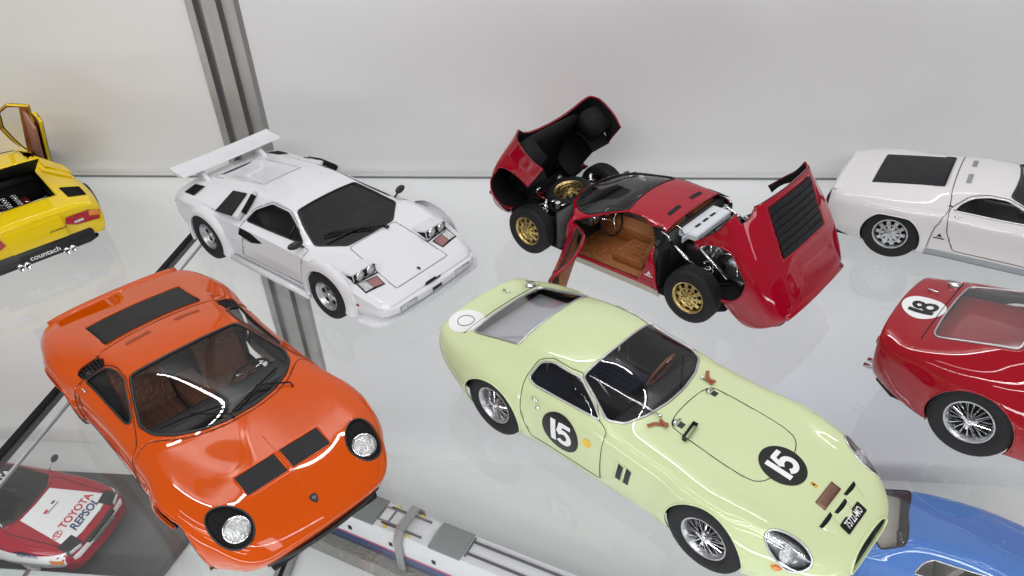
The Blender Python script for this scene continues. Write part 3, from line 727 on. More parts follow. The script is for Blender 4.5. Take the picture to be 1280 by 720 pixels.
def miura_mechanics(root, gold):
    """what the raised clamshells lay bare: spare wheel, frame tubes, springs, transverse engine under a white cover"""
    f = new_empty('front_frame', root)
    mobj('tray', bx((1.30, 0, .30), (1.10, .86, .05), None, .02), MATTE, f); mobj('radiator', bx((1.72, 0, .42), (.07, .80, .30), M.Rotation(.5, 3, 'Y'), .01), MATTE, f)
    mobj('firewall', bx((.60, 0, .52), (.04, 1.40, .50), None, .02), MATTE, f)
    mobj('fuel_tank', bx((.80, 0, .50), (.26, .80, .26), None, .05), MATTE, f)
    for sg in (1, -1):
        mobj('frame_rail', tube([(.6, sg*.42, .42), (1.2, sg*.40, .50), (1.8, sg*.36, .40)], .028), MATTE, f)
        mobj('wishbone', tube([(1.05, sg*.34, .40), (1.25, sg*.62, .42), (1.45, sg*.34, .40)], .018), BLACK, f)
        mobj('wishbone', tube([(1.05, sg*.34, .26), (1.25, sg*.62, .24), (1.45, sg*.34, .26)], .018), BLACK, f)
        c = []
        for k in range(60): a = k*.55; c.append((1.25+.05*cos(a), sg*(.50+.05*sin(a)), .28+.0055*k))
        mobj('coil_spring', tube(c, .009, n=4), CHROME, f); mobj('damper', tube([(1.25, sg*.50, .25), (1.25, sg*.46, .66)], .02), CHROME, f)
        mobj('horn', lathe([(.0, -.03), (.05, -.03), (.055, .0), (.02, .03), (0, .03)], 18, 'x', (1.62, sg*.22, .58)), CHROME if sg > 0 else ALLOY, f)
    sp = wheel(root, 1.22, .02, 'slot', .31, .13, gold); sp.name = 'spare_wheel'; sp.location = (1.25, .0, .56); sp.rotation_euler = (rad(78), rad(0), 0)
    random.seed(5)
    for k in range(14):
        a = V((random.uniform(.9, 1.75), random.uniform(-.45, .45), random.uniform(.36, .52))); mobj('hose', tube([a, a+V((random.uniform(-.15, .15), random.uniform(-.15, .15), .06)), a+V((random.uniform(-.25, .25), random.uniform(-.25, .25), 0))], .010), random.choice([CHROME, BLACK, BLACK, LENSR]), f)
    for k in range(3): mobj('reservoir', lathe([(.0, .60), (.03, .60), (.03, .67), (.034, .67), (.034, .69), (0, .69)], 14, 'z', (.95+.09*k, .46, 0)), DECALW if k == 1 else CHROME, f)
    g = new_empty('engine', root)
    mobj('bay_floor', bx((-1.30, 0, .28), (1.15, 1.0, .05)), MATTE, g); mobj('block', bx((-1.12, 0, .52), (.46, .80, .40), None, .05), BLACK, g)
    b = bmesh.new(); bmesh.ops.create_cube(b, size=1, matrix=M.Translation((-.90, .0, .82)) @ M.Diagonal((.26, .98, .085, 1))); 
    bmesh.ops.bevel(b, geom=[e for e in b.edges if abs((e.verts[0].co-e.verts[1].co).z) > .05], offset=.12, segments=6, affect='EDGES'); bmesh.ops.bevel(b, geom=b.edges[:], offset=.012, segments=2, affect='EDGES'); mobj('air_filter_cover', b, SHINYW, g, auto=40)
    for y in (-.16, 0, .16):
        mobj('cover_slot', bx((-.90, y, .8665), (.035, .10, .004), None, .001), BLACK, g)
    for sg in (1, -1):
        mobj('strut', tube([(-.78, sg*.56, .80), (-1.20, sg*.60, .60)], .022, n=8), CHROME, g); mobj('strut', tube([(-1.15, sg*.48, .78), (-1.55, sg*.52, .56)], .018, n=8), CHROME, g)
        mobj('cam_cover', bx((-1.08+.0, sg*.22, .74), (.13, .40, .06), M.Rotation(0, 3, 'Y'), .02), ALLOY, g)
        c = []
        for k in range(60): a = k*.55; c.append((-1.30+.055*cos(a), sg*(.52+.055*sin(a)), .30+.0065*k))
        mobj('coil_spring', tube(c, .010, n=4), CHROME, g)
        mobj('wishbone', tube([(-1.05, sg*.34, .36), (-1.25, sg*.62, .38), (-1.50, sg*.34, .36)], .02), BLACK, g)
        mobj('exhaust_pipe', tube([(-1.35, sg*.18, .40), (-1.7, sg*.25, .32), (-1.95, sg*.25, .30)], .04, n=10), ALLOY, g)
        mobj('bulkhead_side', bx((-.80, sg*.68, .50), (.04, .22, .44), None, .02), MATTE, g)
    mobj('gearbox', bx((-1.50, 0, .46), (.34, .50, .26), None, .06), ALLOY, g); mobj('silencer', lathe([(0, -.42), (.10, -.42), (.12, -.38), (.12, .38), (.10, .42), (0, .42)], 20, 'y', (-1.78, 0, .40)), BLACK, g)
    for k in range(18):
        a = V((random.uniform(-1.7, -.95), random.uniform(-.5, .5), random.uniform(.55, .78))); mobj('hose', tube([a, a+V((random.uniform(-.15, .15), random.uniform(-.15, .15), .05)), a+V((random.uniform(-.25, .25), random.uniform(-.25, .25), 0))], .011), random.choice([CHROME, BLACK, BLACK, ALLOY]), g)
    for y in (.38, .62): mobj('catch', tube([(-.70, y, .93), (-.80, y, .90), (-.84, y, .84)], .010), CHROME, g)
SHINYW = mat('silver_white_cover', (.72, .76, .80), .35, 0, .5)
# ------------------------------------------------------------------ long-nosed front-engined racing coupe (two of them)
GT = [
 (2.24, [(.20, .26, 2.19), (.27, .28, 2.20), (.33, .32), (.32, .37), (.26, .405), (.18, .42), (.09, .425), (0, .425)]),
 (2.16, [(.40, .22, 2.12), (.47, .26), (.52, .35), (.495, .45), (.41, .495), (.30, .52), (.15, .53), (0, .532)]),
 (1.98, [(.57, .20), (.64, .27), (.675, .38), (.65, .525), (.56, .60), (.38, .605), (.19, .615), (0, .618)]),
 (1.75, [(.67, .18), (.73, .28), (.76, .42), (.735, .61), (.63, .705), (.42, .69), (.2, .698), (0, .702)]),
 (1.45, [(.71, .17), (.76, .30), (.79, .46), (.77, .67), (.665, .78), (.45, .75), (.22, .755), (0, .76)]),
 (1.20, [(.72, .17), (.765, .30), (.79, .48), (.77, .70), (.665, .805), (.46, .782), (.23, .795), (0, .80)]),
 (.85, [(.71, .17), (.75, .30), (.77, .50), (.75, .715), (.66, .81), (.46, .822), (.23, .838), (0, .842)]),
 (.55, [(.71, .17), (.75, .30), (.765, .52), (.745, .735), (.665, .822), (.50, .848), (.25, .868), (0, .873)]),
 (.34, [(.71, .17), (.75, .30), (.765, .52), (.745, .745), (.675, .832), (.57, .862), (.29, .885), (0, .892)]),
 (.12, [(.71, .17), (.75, .30), (.765, .52), (.745, .75), (.695, .836), (.635, .885), (.32, .975), (0, .995)]),
 (-.10, [(.71, .17), (.75, .30), (.765, .52), (.745, .75), (.69, .84), (.575, .985), (.30, 1.085), (0, 1.105)]),
 (-.32, [(.71, .17), (.75, .30), (.765, .52), (.745, .755), (.69, .85), (.52, 1.095), (.28, 1.17), (0, 1.185)]),
 (-.65, [(.71, .17), (.75, .30), (.77, .52), (.75, .76), (.69, .86), (.50, 1.125), (.27, 1.195), (0, 1.21)]),
 (-1.05, [(.72, .17), (.765, .31), (.79, .53), (.775, .76), (.71, .87), (.50, 1.085), (.27, 1.145), (0, 1.16)]),
 (-1.35, [(.73, .18), (.79, .33), (.82, .54), (.805, .76), (.73, .875), (.50, .985), (.27, 1.035), (0, 1.05)]),
 (-1.70, [(.72, .20), (.775, .34), (.81, .54), (.80, .73), (.715, .845), (.50, .88), (.27, .905), (0, .91)]),
 (-1.95, [(.65, .26), (.71, .38), (.745, .54), (.735, .69), (.655, .79), (.48, .82), (.26, .838), (0, .845)]),
 (-2.12, [(.56, .30), (.62, .40), (.655, .55), (.645, .69), (.59, .80), (.44, .848), (.24, .865), (0, .87)]),
 (-2.17, [(.52, .34), (.57, .42), (.605, .56), (.595, .68), (.55, .78), (.41, .825), (.22, .842), (0, .845)]),
]
def gto(name, label, loc, deg, sc, pm, green=True):
    root = thing(name, label, 'model car', loc, rad(deg), tuple(k/18 for k in sc))
    bm = shell(GT, {4: [(-.9, .3, .35)], 5: [(-1.1, .3, .3)]})
    bulge(bm, 1.2, .33, .34, .60, .030); bulge(bm, -1.2, .33, .34, .62, .030)
    # three raised lips behind the nose inlets, fender crowns
    for v in bm.verts:
        x, y, z = v.co
        if z > .55 and x > 1.2:
            r = ((x-1.62)/.42)**2+((abs(y)-.60)/.13)**2
            if r < 1: v.co.z += .018*(1-r)
    S_ = Surf(bm)
    for sg in (1, -1):
        for cx in (1.2, -1.2): cutout(bm, arch_poly(cx, .345, .368), 'y', lambda c: c.y*sg > .70)
    ws = cutout(bm, [(.10, .635), (.24, .56), (.33, .36), (.375, .12), (.375, -.12), (.33, -.36), (.24, -.56), (.10, -.635), (-.10, -.555), (-.29, -.495), (-.27, -.25), (-.26, 0), (-.27, .25), (-.29, .495), (-.10, .555)], 'z', lambda c: c.z > .8)
    rw = cutout(bm, [(-1.07, .50), (-1.70, .505), (-1.735, .47), (-1.75, .2), (-1.75, -.2), (-1.735, -.47), (-1.70, -.505), (-1.07, -.50), (-1.05, -.2), (-1.05, .2)], 'z', lambda c: c.z > .8)
    swp = [(.05, .872), (-.10, .965), (-.30, 1.070), (-.62, 1.082), (-.74, 1.04), (-.79, .90), (-.70, .868)]
    sws = {sg: cutout(bm, swp, 'y', lambda c: c.y*sg > .4 and c.z > .8) for sg in (1, -1)}
    dp = [(.12, .24), (.15, .83), (.06, .862), (-.09, .985), (-.30, 1.092), (-.64, 1.104), (-.77, 1.05), (-.82, .89), (-.80, .55), (-.70, .24)]
    doors = {sg: cutout(bm, dp, 'y', lambda c: c.y*sg > .4) for sg in (1, -1)}
    hood = cutout(bm, smoothpoly([(.49, .30), (.49, -.30), (.62, -.335), (1.30, -.36), (1.42, -.26), (1.46, 0), (1.42, .26), (1.30, .36), (.62, .335)], 2), 'z', lambda c: c.z > .6) if green else None
    hlp = lambda sg: smoothpoly([(2.035, sg*.565), (1.90, sg*.70), (1.70, sg*.72), (1.62, sg*.655), (1.72, sg*.555), (1.90, sg*.50)], 2)
    hls = {sg: cutout(bm, hlp(sg), 'z', lambda c: c.z > .4) for sg in (1, -1)}
    mouth = cutout(bm, smoothpoly([(-.33, .355), (-.22, .30), (.22, .30), (.33, .355), (.31, .44), (.19, .495), (-.19, .495), (-.31, .44)], 2), 'x', lambda c: c.x > 2.0)
    # body and openings
    lip = outline(bm, .008, lambda p: abs(p.y) > .65 and math.hypot(abs(p.x)-1.2, p.z-.345) < .385); mobj('arch_lip', lip, pm, root, kind='stuff')
    thick(mobj('body', bm, pm, root), .018, -1, MATTE)
    if hood: 
        h = new_empty('bonnet', root); mobj('panel_gap', outline(hood, .0038), GAP, h); thick(mobj('skin', hood, pm, h), .015, -1, MATTE)
    w_ = new_empty('windscreen', root); mobj('chrome_trim', outline(ws, .012), TRIM, w_); mobj('pane', shift(ws, -.004), GLSMOKE if green else GLGREY, w_)
    w_ = new_empty('rear_window', root); mobj('chrome_trim', outline(rw, .011), TRIM, w_); mobj('pane', shift(rw, -.003), GLGREY if green else GLRED, w_)
    for sg in (1, -1):
        d = new_empty('door', root); mobj('panel_gap', outline(doors[sg], .0035), GAP, d); thick(mobj('skin', doors[sg], pm, d), .015, -1, DARKI)
        mobj('window_trim', outline(sws[sg], .010), TRIM, d); mobj('window_pane', shift(sws[sg], -.006), GLSMOKE, d)
        p, n = S_.side(-.60, .70, sg)
        b = bmesh.new(); lathe_into(b, [(0, .03), (.016, .028), (.018, .0)], 12, 'z'); b.transform(S_.frame(p, n)); mobj('lock', b, CHROME, d)
        p, n = S_.side(-.68, .765, sg); mobj('door_handle', tube([p, p+n*.02, p+n*.02+V((.07, 0, .0)), p+V((.07, 0, 0))], .006), CHROME, d)
        # side louvre slots
        for k in range(2):
            x = .33+.085*k
            pl = [(x, .62), (x+.055, .60), (x+.025, .42), (x-.03, .42)]
            g = patch(S_, [pl], lambda u, v: (u, v), 'y', sg, .004, .05); mobj('cooling_slot', g, BLACK, root)
            pt = [S_.side(a, c, sg) for a, c in ((x-.035, .42), (x-.005, .625))]; mobj('slot_lip', tube([q+m*.006 for q, m in pt], .010, n=5), pm, root)
        # lamps
        e = new_empty('headlight', root); mobj('chrome_trim', outline(hls[sg], .010), TRIM, e); 
        c, n = S_.top(1.84, sg*.62); n = (n*.6+V((.8, 0, 0))).normalized()
        bb = hls[sg].copy(); shift(bb, -.045); mobj('bowl', bb, SILVER, e)
        mobj('cover', hls[sg], GLLENS, e)
        b = lathe([(0, .035), (.05, .028), (.075, .008), (.085, -.02), (.07, -.05)], 28, 'z'); b.transform(S_.frame(c-V((0.0, 0, .055)), n)); mobj('lamp', b, LAMPW, e)
        p, n = S_.side(1.80, .50, sg)
        if p: b = lathe([(0, .03), (.02, .025), (.03, 0)], 16, 'z'); b.transform(S_.frame(p, n) @ M.Diagonal((1.5, .7, 1, 1))); mobj('turn_signal', b, LENSO, root)
        for cx in (1.2, -1.2): wheel_well(root, cx, sg, .380, .45, .72, .345)
        wheel(root, 1.2, sg*.675, 'wire', .352, .19, SILVER); wheel(root, -1.2, sg*.675, 'wire', .358, .20, SILVER)
    # mouth
    e = new_empty('nose_intake', root); mobj('intake_lip', outline(mouth, .012), pm, e); mobj('grille_void', shift(mouth, -.03), MATTE, e)
    # inlets on the nose
    if green:
        for k, y in enumerate((-.205, 0, .205)):
            x0 = 1.93-abs(y)*.12
            g = patch(S_, [[(x0-.006, y-.092), (x0-.006, y+.092), (x0+.02, y+.078), (x0+.040, y), (x0+.02, y-.078)]], lambda u, v: (u, v), off=.006); e = new_empty('nose_inlet', root); mobj('opening', g, MATTE, e)
            # scooped lip forward of the opening
            b = bmesh.new(); rows = []
            for i in range(7):
                t = i/6; wd = .085*(1-t)**.7; r = []
                for j in range(7):
                    s = -1+j/3; p, n = S_.top(x0+.02+.17*t+.012*(1-s*s)*(1-t), y+s*wd); r.append(b.verts.new(p+V((0, 0, .002+.020*(1-t)*(1-s*s)**.5*max(0, 1-t)))))
                rows.append(r)
            for i in range(6):
                for j in range(6): b.faces.new((rows[i][j], rows[i+1][j], rows[i+1][j+1], rows[i][j+1]))
            mobj('scoop', b, pm, e)
        b = patch(S_, [[(1.78, -.135), (1.78, .135), (1.865, .135), (1.865, -.135)]], lambda u, v: (u, v), off=.012, cell=.03); thick(mobj('inlet_flap', b, COPPER, root), .01)
        emb = patch(S_, text_like_horse(), lambda u, v: (1.70-v*.05, u*.05), off=.006, cell=.05); mobj('bonnet_badge', emb, BLACK, root)
        mobj('bonnet_badge', patch(S_, [[(-.35, -.6), (.35, -.6), (.35, .65), (-.35, .65)]], lambda u, v: (1.70-v*.045, u*.045), off=.004), DECALY, root)
        # plate
        e = new_empty('number_plate', root); T = lambda u, v: (2.045-v*.9, u)
        mobj('plate', patch(S_, [rrect(-.155, -.048, .155, .048, .01)], T, off=.008, cell=.03), DECALB, e); mobj('lettering', patch(S_, text_polys('75722-MO', .085, .012, .62), T, off=.013, cell=.2), DECALW, e, kind='stuff')
    # race numbers
    def roundel(cx, cy, r, ax, sg, ch, tf, disc, ink, name='race_number'):
        e = new_empty(name, root); mobj('disc', patch(S_, [circle(0, 0, r, 40)], tf, ax, sg, .0035, .05), disc, e)
        P = []; 
        for c, dx in zip(ch, (-.30, .14) if ch == '15' else (-.33, .10)): P.append([[((u+dx)*r*1.25, v*r*1.15) for u, v in q] for q in digit(c, .21)])
        for c, q in zip(ch, P): mobj('digit', patch(S_, q, tf, ax, sg, .0065, .05), ink, e)
    if green:
        roundel(0, 0, .185, 'z', 1, '15', lambda u, v: (1.43-v*1.08, -.02+u*1.0), DECALB, DECALW)
        for sg in (1, -1):
            roundel(0, 0, .215, 'y', sg, '15', lambda u, v: (-.33+(-sg)*u, .55+v), DECALB, DECALW)
            mobj('yellow_spot', patch(S_, [circle(0, 0, .048, 24)], lambda u, v: (-.02+u, .62+v), 'y', sg, .004, .05), DECALY, root)
        mobj('tail_roundel', patch(S_, [circle(0, 0, .215, 36, ry=.175)], lambda u, v: (-1.93+u*.95, -.40+v), off=.004, cell=.04), DECALW, root)
        mobj('filler_flap', outline(patch(S_, [circle(0, 0, .10, 24, ry=.085)], lambda u, v: (-1.94+u, -.40+v), off=.006), .0035), GAP, root)
        # fittings on the bonnet
        for sg in (1, -1):
            p, n = S_.top(.565, sg*.255); F = S_.frame(p, n); b = bmesh.new()
            A = [b.verts.new((-.045*cos(a), .05*sin(a)*1.0, .0)) for a in [k*pi/8-pi/2 for k in range(9)]]; B = [b.verts.new((-.01*cos(a), .035*sin(a), .028)) for a in [k*pi/8-pi/2 for k in range(9)]]
            for i in range(8): b.faces.new((A[i], A[i+1], B[i+1], B[i]))
            b.transform(F); thick(mobj('cooling_flap', b, CHROME, root), .004)
            b = bmesh.new(); p2, n2 = S_.top(.60, sg*.255); box(b, (0, 0, .004), (.05, .06, .006)); b.transform(S_.frame(p2, n2)); mobj('flap_slot', b, BLACK, root, smooth=False)
            q = [S_.top(*t)[0]+V((0, 0, .014)) for t in ((.40, sg*.455), (.43, sg*.40), (.49, sg*.355), (.52, sg*.33))]
            b = bmesh.new()
            for i in range(3): 
                c = (q[i]+q[i+1])/2; d = (q[i+1]-q[i]); box(b, c, (d.length*1.1, .032, .012), V((1, 0, 0)).rotation_difference(d).to_matrix(), .004)
            box(b, q[2]+V((0, 0, .012)), (.10, .028, .016), M.Rotation(.3*sg, 3, 'Z'), .004); mobj('bonnet_strap', b, STRAP, root, kind='stuff')
        p, n = S_.top(.70, -.275); F = S_.frame(p, n); b = bmesh.new()
        for s in (1, -1): box(b, (0+.018*s, 0, .02), (.004, .20, .045), M.Rotation(.25*s, 3, 'Y'))
        for s in (1, -1): box(b, (0, .1*s, .02), (.04, .005, .045))
        b.transform(F @ M.Rotation(.12, 4, 'Z')); mobj('bug_deflector', b, BLACK, root, smooth=False)
        for y in (-.30, .34):
            p, n = S_.top(.415, y); b = lathe([(.018, 0), (.018, .02), (.008, .035), (0, .035)], 12, 'z'); b.transform(S_.frame(p, n)); mobj('washer_jet', b, CHROME, root)
        pts = [S_.top(.36-.60*t, -.30-.16*t)[0]+V((0, 0, .016)) for t in [k/8 for k in range(9)]]; o = new_empty('wiper', root); mobj('blade', tube(pts, .006), CHROME, o); mobj('arm', tube([S_.top(.42, -.30)[0]+V((0, 0, .02)), pts[3]+V((0, 0, .012))], .006), CHROME, o)
        pts = [S_.top(.36-.22*t, .10+.36*t)[0]+V((0, 0, .016)) for t in [k/8 for k in range(9)]]; o = new_empty('wiper', root); mobj('blade', tube(pts, .006), BLACK, o)
    else:
        roundel(0, 0, .19, 'z', 1, '18', lambda u, v: (-1.93+v*-1.0, -.12+u*-1.0) if False else (-1.95-u*.0+v*1.0*-1, -.10+u), DECALW, DECALB)
        for sg in (1, -1): pass
    p, n = S_.top(-2.02, .22); o = mobj('boot_latch', tube([p, p+n*.02, p+n*.02+V((.09, .0, .0))], .009), CHROME, root)
    p, n = S_.top(-1.86, .47); b = bmesh.new(); lathe_into(b, [(.06, -.01), (.06, .025), (.045, .04), (0, .042)], 24, 'z'); box(b, (.0, 0, .048), (.13, .02, .012), None, .003); b.transform(S_.frame(p, n)); mobj('filler_cap', b, CHROME, root)
    seamP = [S_.top(-1.80, y) for y in [-.56+.07*k for k in range(17)]]; mobj('boot_gap', tube([p+n*.0 for p, n in seamP], .006, n=5), GAP, root)
    # exhausts
    for y in (-.46, -.36, .36, .46):
        mobj('exhaust_pipe', tube([(-1.5, y, .24), (-2.10, y, .27), (-2.24, y, .275)], .022, n=14), CHROME, root); mobj('exhaust_bore', lathe([(0, -2.243), (.016, -2.243)], 14, 'x', (0, y, .275)), MATTE, root)
    for sg in (1, -1):
        p, n = S_.hit(0, sg*.46, .60, 'x', -1)
        if p: b = lathe([(0, .03), (.04, .02), (.05, 0)], 18, 'z'); b.transform(S_.frame(p, n)); mobj('tail_light', b, LENSR, root)
    mobj('floor_pan', prism([(2.05, .4), (1.7, .6), (-1.9, .6), (-2.1, .45), (-2.1, -.45), (-1.9, -.6), (1.7, -.6), (2.05, -.4)], .15, .20, 'z'), MATTE, root)
    ck = new_empty('cockpit', root)
    im = DARKI if green else REDI
    mobj('carpet', bx((-.6, 0, .24), (2.0, 1.28, .04)), DARKI, ck); mobj('firewall', bx((.32, 0, .52), (.03, 1.3, .58)), DARKI, ck)
    mobj('rear_shelf', bx((-1.38, 0, .79), (.80, 1.05, .04), M.Rotation(-.14, 3, 'Y'), bev=.02), SILVERI if green else pm, ck); mobj('tunnel', bx((-.35, 0, .36), (1.2, .26, .26), bev=.05), DARKI, ck)
    mobj('dashboard', bx((.20, 0, .80), (.20, 1.16, .10), bev=.04), BLACK, ck)
    seat(root, -.52, .34, BLUEI if green else im, .24, .50, .35, .40); seat(root, -.52, -.34, BLUEI if green else im, .24, .50, .35, .40); steering(root, -.02, -.34 if not green else .34, .74, .35, STRAP)
    b = bmesh.new()
    for y in (-.40, -.10, .15, .40): tube_into(b, [(-.85, y, .3), (-.80, y*.98, 1.02)], .012)
    tube_into(b, [(-.82, -.42, 1.02), (-.82, .42, 1.02)], .014); tube_into(b, [(-.05, -.35, .80), (-.4, -.3, 1.02)], .01); mobj('tube_frame', b, SILVER, ck, kind='stuff')
    return root, S_
SILVERI = mat('grey_boot_lining', (.62, .62, .64), .6); BLUEI = mat('dark_blue_cloth', (.03, .04, .07), .8)
GLRED = glassmat('pink_tinted_plexiglass', (.95, .85, .86), rough=.12, boost=.10)
def text_like_horse():
    return [[(-.25, -.55), (-.15, -.1), (-.3, .15), (-.1, .35), (-.05, .6), (.1, .45), (.05, .2), (.3, .1), (.2, -.05), (.15, -.5), (.05, -.1), (-.1, -.1)]]
# ------------------------------------------------------------------ wedge-shaped supercar (two of them)
CO = [
 (2.07, [(.62, .20), (.66, .22), (.69, .27), (.685, .33), (.64, .355), (.42, .36), (.2, .36), (0, .36)]),
 (1.99, [(.72, .17), (.77, .20), (.80, .28), (.79, .37), (.72, .405), (.46, .41), (.2, .41), (0, .41)]),
 (1.60, [(.84, .15), (.89, .24), (.91, .38), (.89, .54), (.78, .565), (.46, .53), (.22, .525), (0, .525)]),
 (1.22, [(.86, .15), (.91, .26), (.935, .45), (.90, .66), (.79, .695), (.46, .645), (.22, .635), (0, .635)]),
 (1.07, [(.86, .15), (.91, .26), (.93, .46), (.895, .685), (.79, .715), (.55, .68), (.26, .68), (0, .68)]),
 (.80, [(.86, .15), (.91, .26), (.93, .47), (.885, .685), (.79, .73), (.705, .745), (.35, .775), (0, .78)]),
 (.50, [(.86, .15), (.91, .26), (.93, .48), (.885, .70), (.79, .735), (.60, .870), (.30, .895), (0, .90)]),
 (.27, [(.86, .15), (.91, .26), (.93, .49), (.885, .71), (.79, .74), (.50, .985), (.25, 1.01), (0, 1.015)]),
 (.0, [(.86, .15), (.91, .26), (.93, .495), (.885, .715), (.795, .75), (.485, 1.03), (.25, 1.055), (0, 1.06)]),
 (-.50, [(.86, .15), (.91, .26), (.93, .50), (.89, .72), (.80, .76), (.50, 1.03), (.25, 1.055), (0, 1.06)]),
 (-.85, [(.86, .15), (.92, .26), (.94, .50), (.90, .735), (.82, .79), (.52, .98), (.26, 1.01), (0, 1.01)]),
 (-1.3, [(.87, .16), (.93, .27), (.95, .50), (.91, .735), (.83, .805), (.55, .915), (.28, .945), (0, .95)]),
 (-1.8, [(.85, .20), (.91, .30), (.93, .50), (.895, .715), (.82, .79), (.56, .85), (.28, .865), (0, .87)]),
 (-2.05, [(.80, .24), (.85, .33), (.87, .50), (.85, .67), (.78, .75), (.55, .80), (.28, .81), (0, .815)]),
 (-2.10, [(.78, .28), (.83, .36), (.85, .50), (.83, .63), (.77, .70), (.54, .745), (.28, .755), (0, .76)]),
]
BROWN2 = mat('dusty_pink_door_card', (.36, .17, .12), .6)
def countach(name, label, loc, deg, sc, pm, wing=True, opened=False):
    root = thing(name, label, 'model car', loc, rad(deg), tuple(k/18 for k in sc))
    bm = shell(CO, {2: .9, 3: 1., 4: 1., 5: 1., 6: .2}, 3, {0: .5, 1: 1., 4: .6, 7: .8, 8: .6, 10: .5, 13: .9, 14: .9})
    S_ = Surf(bm)
    for sg in (1, -1):
        for cx in (1.225, -1.225): cutout(bm, arch_poly(cx, .325, .345 if cx > 0 else .36), 'y', lambda c: c.y*sg > .82 and c.z < (.60 if cx > 0 else .66))
    ws = cutout(bm, [(.81, .665), (1.05, .375), (1.06, 0), (1.05, -.375), (.81, -.665), (.50, -.565), (.285, -.465), (.285, .465), (.50, .565)], 'z', lambda c: c.z > .6)
    swp = [(.66, .765), (.42, .875), (.20, .965), (-.12, .985), (-.36, .88), (-.42, .775)]
    sws = {sg: cutout(bm, swp, 'y', lambda c: c.y*sg > .4 and c.z > .73) for sg in (1, -1)}
    naca = {sg: cutout(bm, [(.02, .63), (-.22, .70), (-.46, .715), (-.50, .60), (-.24, .57)], 'y', lambda c: c.y*sg > .8) for sg in (1, -1)}
    dp = [(.78, .30), (.80, .735), (.66, .75), (.42, .892), (.20, .985), (-.14, 1.005), (-.40, .89), (-.45, .76), (-.40, .50), (-.50, .30)]
    doors = {sg: cutout(bm, dp, 'y', lambda c: c.y*sg > .4) for sg in (1, -1)}
    bon = cutout(bm, [(1.085, .385), (1.085, -.385), (1.93, -.44), (1.93, .44)], 'z', lambda c: c.z > .3)
    engp = [(-.86, .46), (-1.72, .46), (-1.72, -.46), (-.86, -.46)] if opened else [(-.62, .30), (-1.75, .36), (-1.75, -.36), (-.62, -.30)]
    eng = cutout(bm, engp, 'z', lambda c: c.z > .7)
    dv = {sg: cutout(bm, [(-1.60, sg*.60), (-1.60, sg*.80), (-1.86, sg*.79), (-1.86, sg*.60)] if wing else [(-1.52, sg*.55), (-1.52, sg*.81), (-1.86, sg*.80), (-1.86, sg*.57)], 'z', lambda c: c.z > .6) for sg in (1, -1)}
    thick(mobj('body', bm, pm, root, auto=50), .018, -1, MATTE)
    e = new_empty('bonnet', root); mobj('panel_gap', outline(bon, .0035), LOUV, e); thick(mobj('skin', bon, pm, e, auto=50), .015, -1, MATTE)
    e = new_empty('windscreen', root); mobj('seal', outline(ws, .014), BLACK, e); mobj('pane', shift(ws, -.004), GLDARK, e)
    for sg in (1, -1):
        d = new_empty('door', root); opn = opened and sg < 0
        if opn:
            hz = V((.72, 0, .62)); d.location = hz; d.rotation_euler = (0, rad(56), 0); 
            for b in (doors[sg], sws[sg]): bmesh.ops.translate(b, vec=-hz, verts=b.verts)
        mobj('panel_gap', outline(doors[sg], .0032), LOUV, d); mobj('window_trim', outline(sws[sg], .010), BLACK, d)
        mobj('window_pane', shift(sws[sg], -.008), GLSMOKE if not opn else GLCLEAR, d)
        thick(mobj('skin', doors[sg], pm, d, auto=50), .018 if not opn else .05, -1, DARKI if not opn else TAN)
        if opn: mobj('door_card', bx((-.62, -.80, -.10), (.92, .05, .40), None, .02), BROWN2, d)
        if not opn:
            p = [(.44, .80), (.44, .86)]; b = tube([S_.side(.40, .775, sg)[0], V((.40, S_.side(.40, .87, sg)[0].y, .875))], .010); mobj('window_divider', b, BLACK, d)
        e = new_empty('intake_duct', root); mobj('recess', shift(naca[sg], -.03), MATTE, e)
        # raised air box behind the window
        e = new_empty('air_box', root); b = bmesh.new(); x0, x1 = -.50, -.98
        P = [(x0+.03, .80, .785), (x0-.02, .52, 1.055), (x0+.03, .46, 1.065), (x0+.02, .80, .74)]
        bot = [V((x0, .84*sg, .77)), V((x0+.04, .50*sg, 1.03)), V((x1, .54*sg, .95)), V((x1-.12, .86*sg, .78))]
        top = [V((x0, .86*sg, .83)), V((x0+.04, .535*sg, 1.085)), V((x1, .555*sg, .985)), V((x1-.12, .87*sg, .80))]
        vs = [b.verts.new(q) for q in bot+top]
        for q in ((0, 1, 2, 3), (7, 6, 5, 4), (1, 2, 6, 5), (2, 3, 7, 6), (3, 0, 4, 7), (0, 1, 5, 4)): b.faces.new([vs[i] for i in q])
        bmesh.ops.recalc_face_normals(b, faces=b.faces); bmesh.ops.bevel(b, geom=b.edges[:], offset=.008, segments=2, affect='EDGES'); mobj('housing', b, pm, e, auto=40)
        b = bmesh.new(); A = [V((x0-.10, .872*sg, .825)), V((x0-.06, .60*sg, 1.045)), V((x0-.36, .605*sg, 1.0)), V((x0-.44, .885*sg, .80))]
        A2 = [q+V((.0, .012*sg, .012)) for q in A]; vs = [b.verts.new(q) for q in A+A2]
        for q in ((0, 1, 2, 3), (4, 5, 6, 7), (0, 1, 5, 4), (1, 2, 6, 5), (2, 3, 7, 6), (3, 0, 4, 7)): b.faces.new([vs[i] for i in q])
        bmesh.ops.recalc_face_normals(b, faces=b.faces); mobj('mesh_grille', b, LOUV if wing else pm, e, smooth=False)
        b = bx((x0+.035, sg*.67, .95), (.02, .27, .075), M.Rotation(-.72*sg, 3, 'X'), .004); mobj('front_intake', b, MATTE if wing else pm, e)
        e = new_empty('deck_vent', root); mobj('backing', shift(dv[sg], -.02), MATTE, e)
        for k in range(6):
            x = (-1.63-.042*k) if wing else (-1.55-.056*k); q = [S_.top(x, sg*y)[0] for y in ((.61, .70, .785) if wing else (.57, .70, .795))]; mobj('slat', tube(q, .009, n=4), LOUV, e)
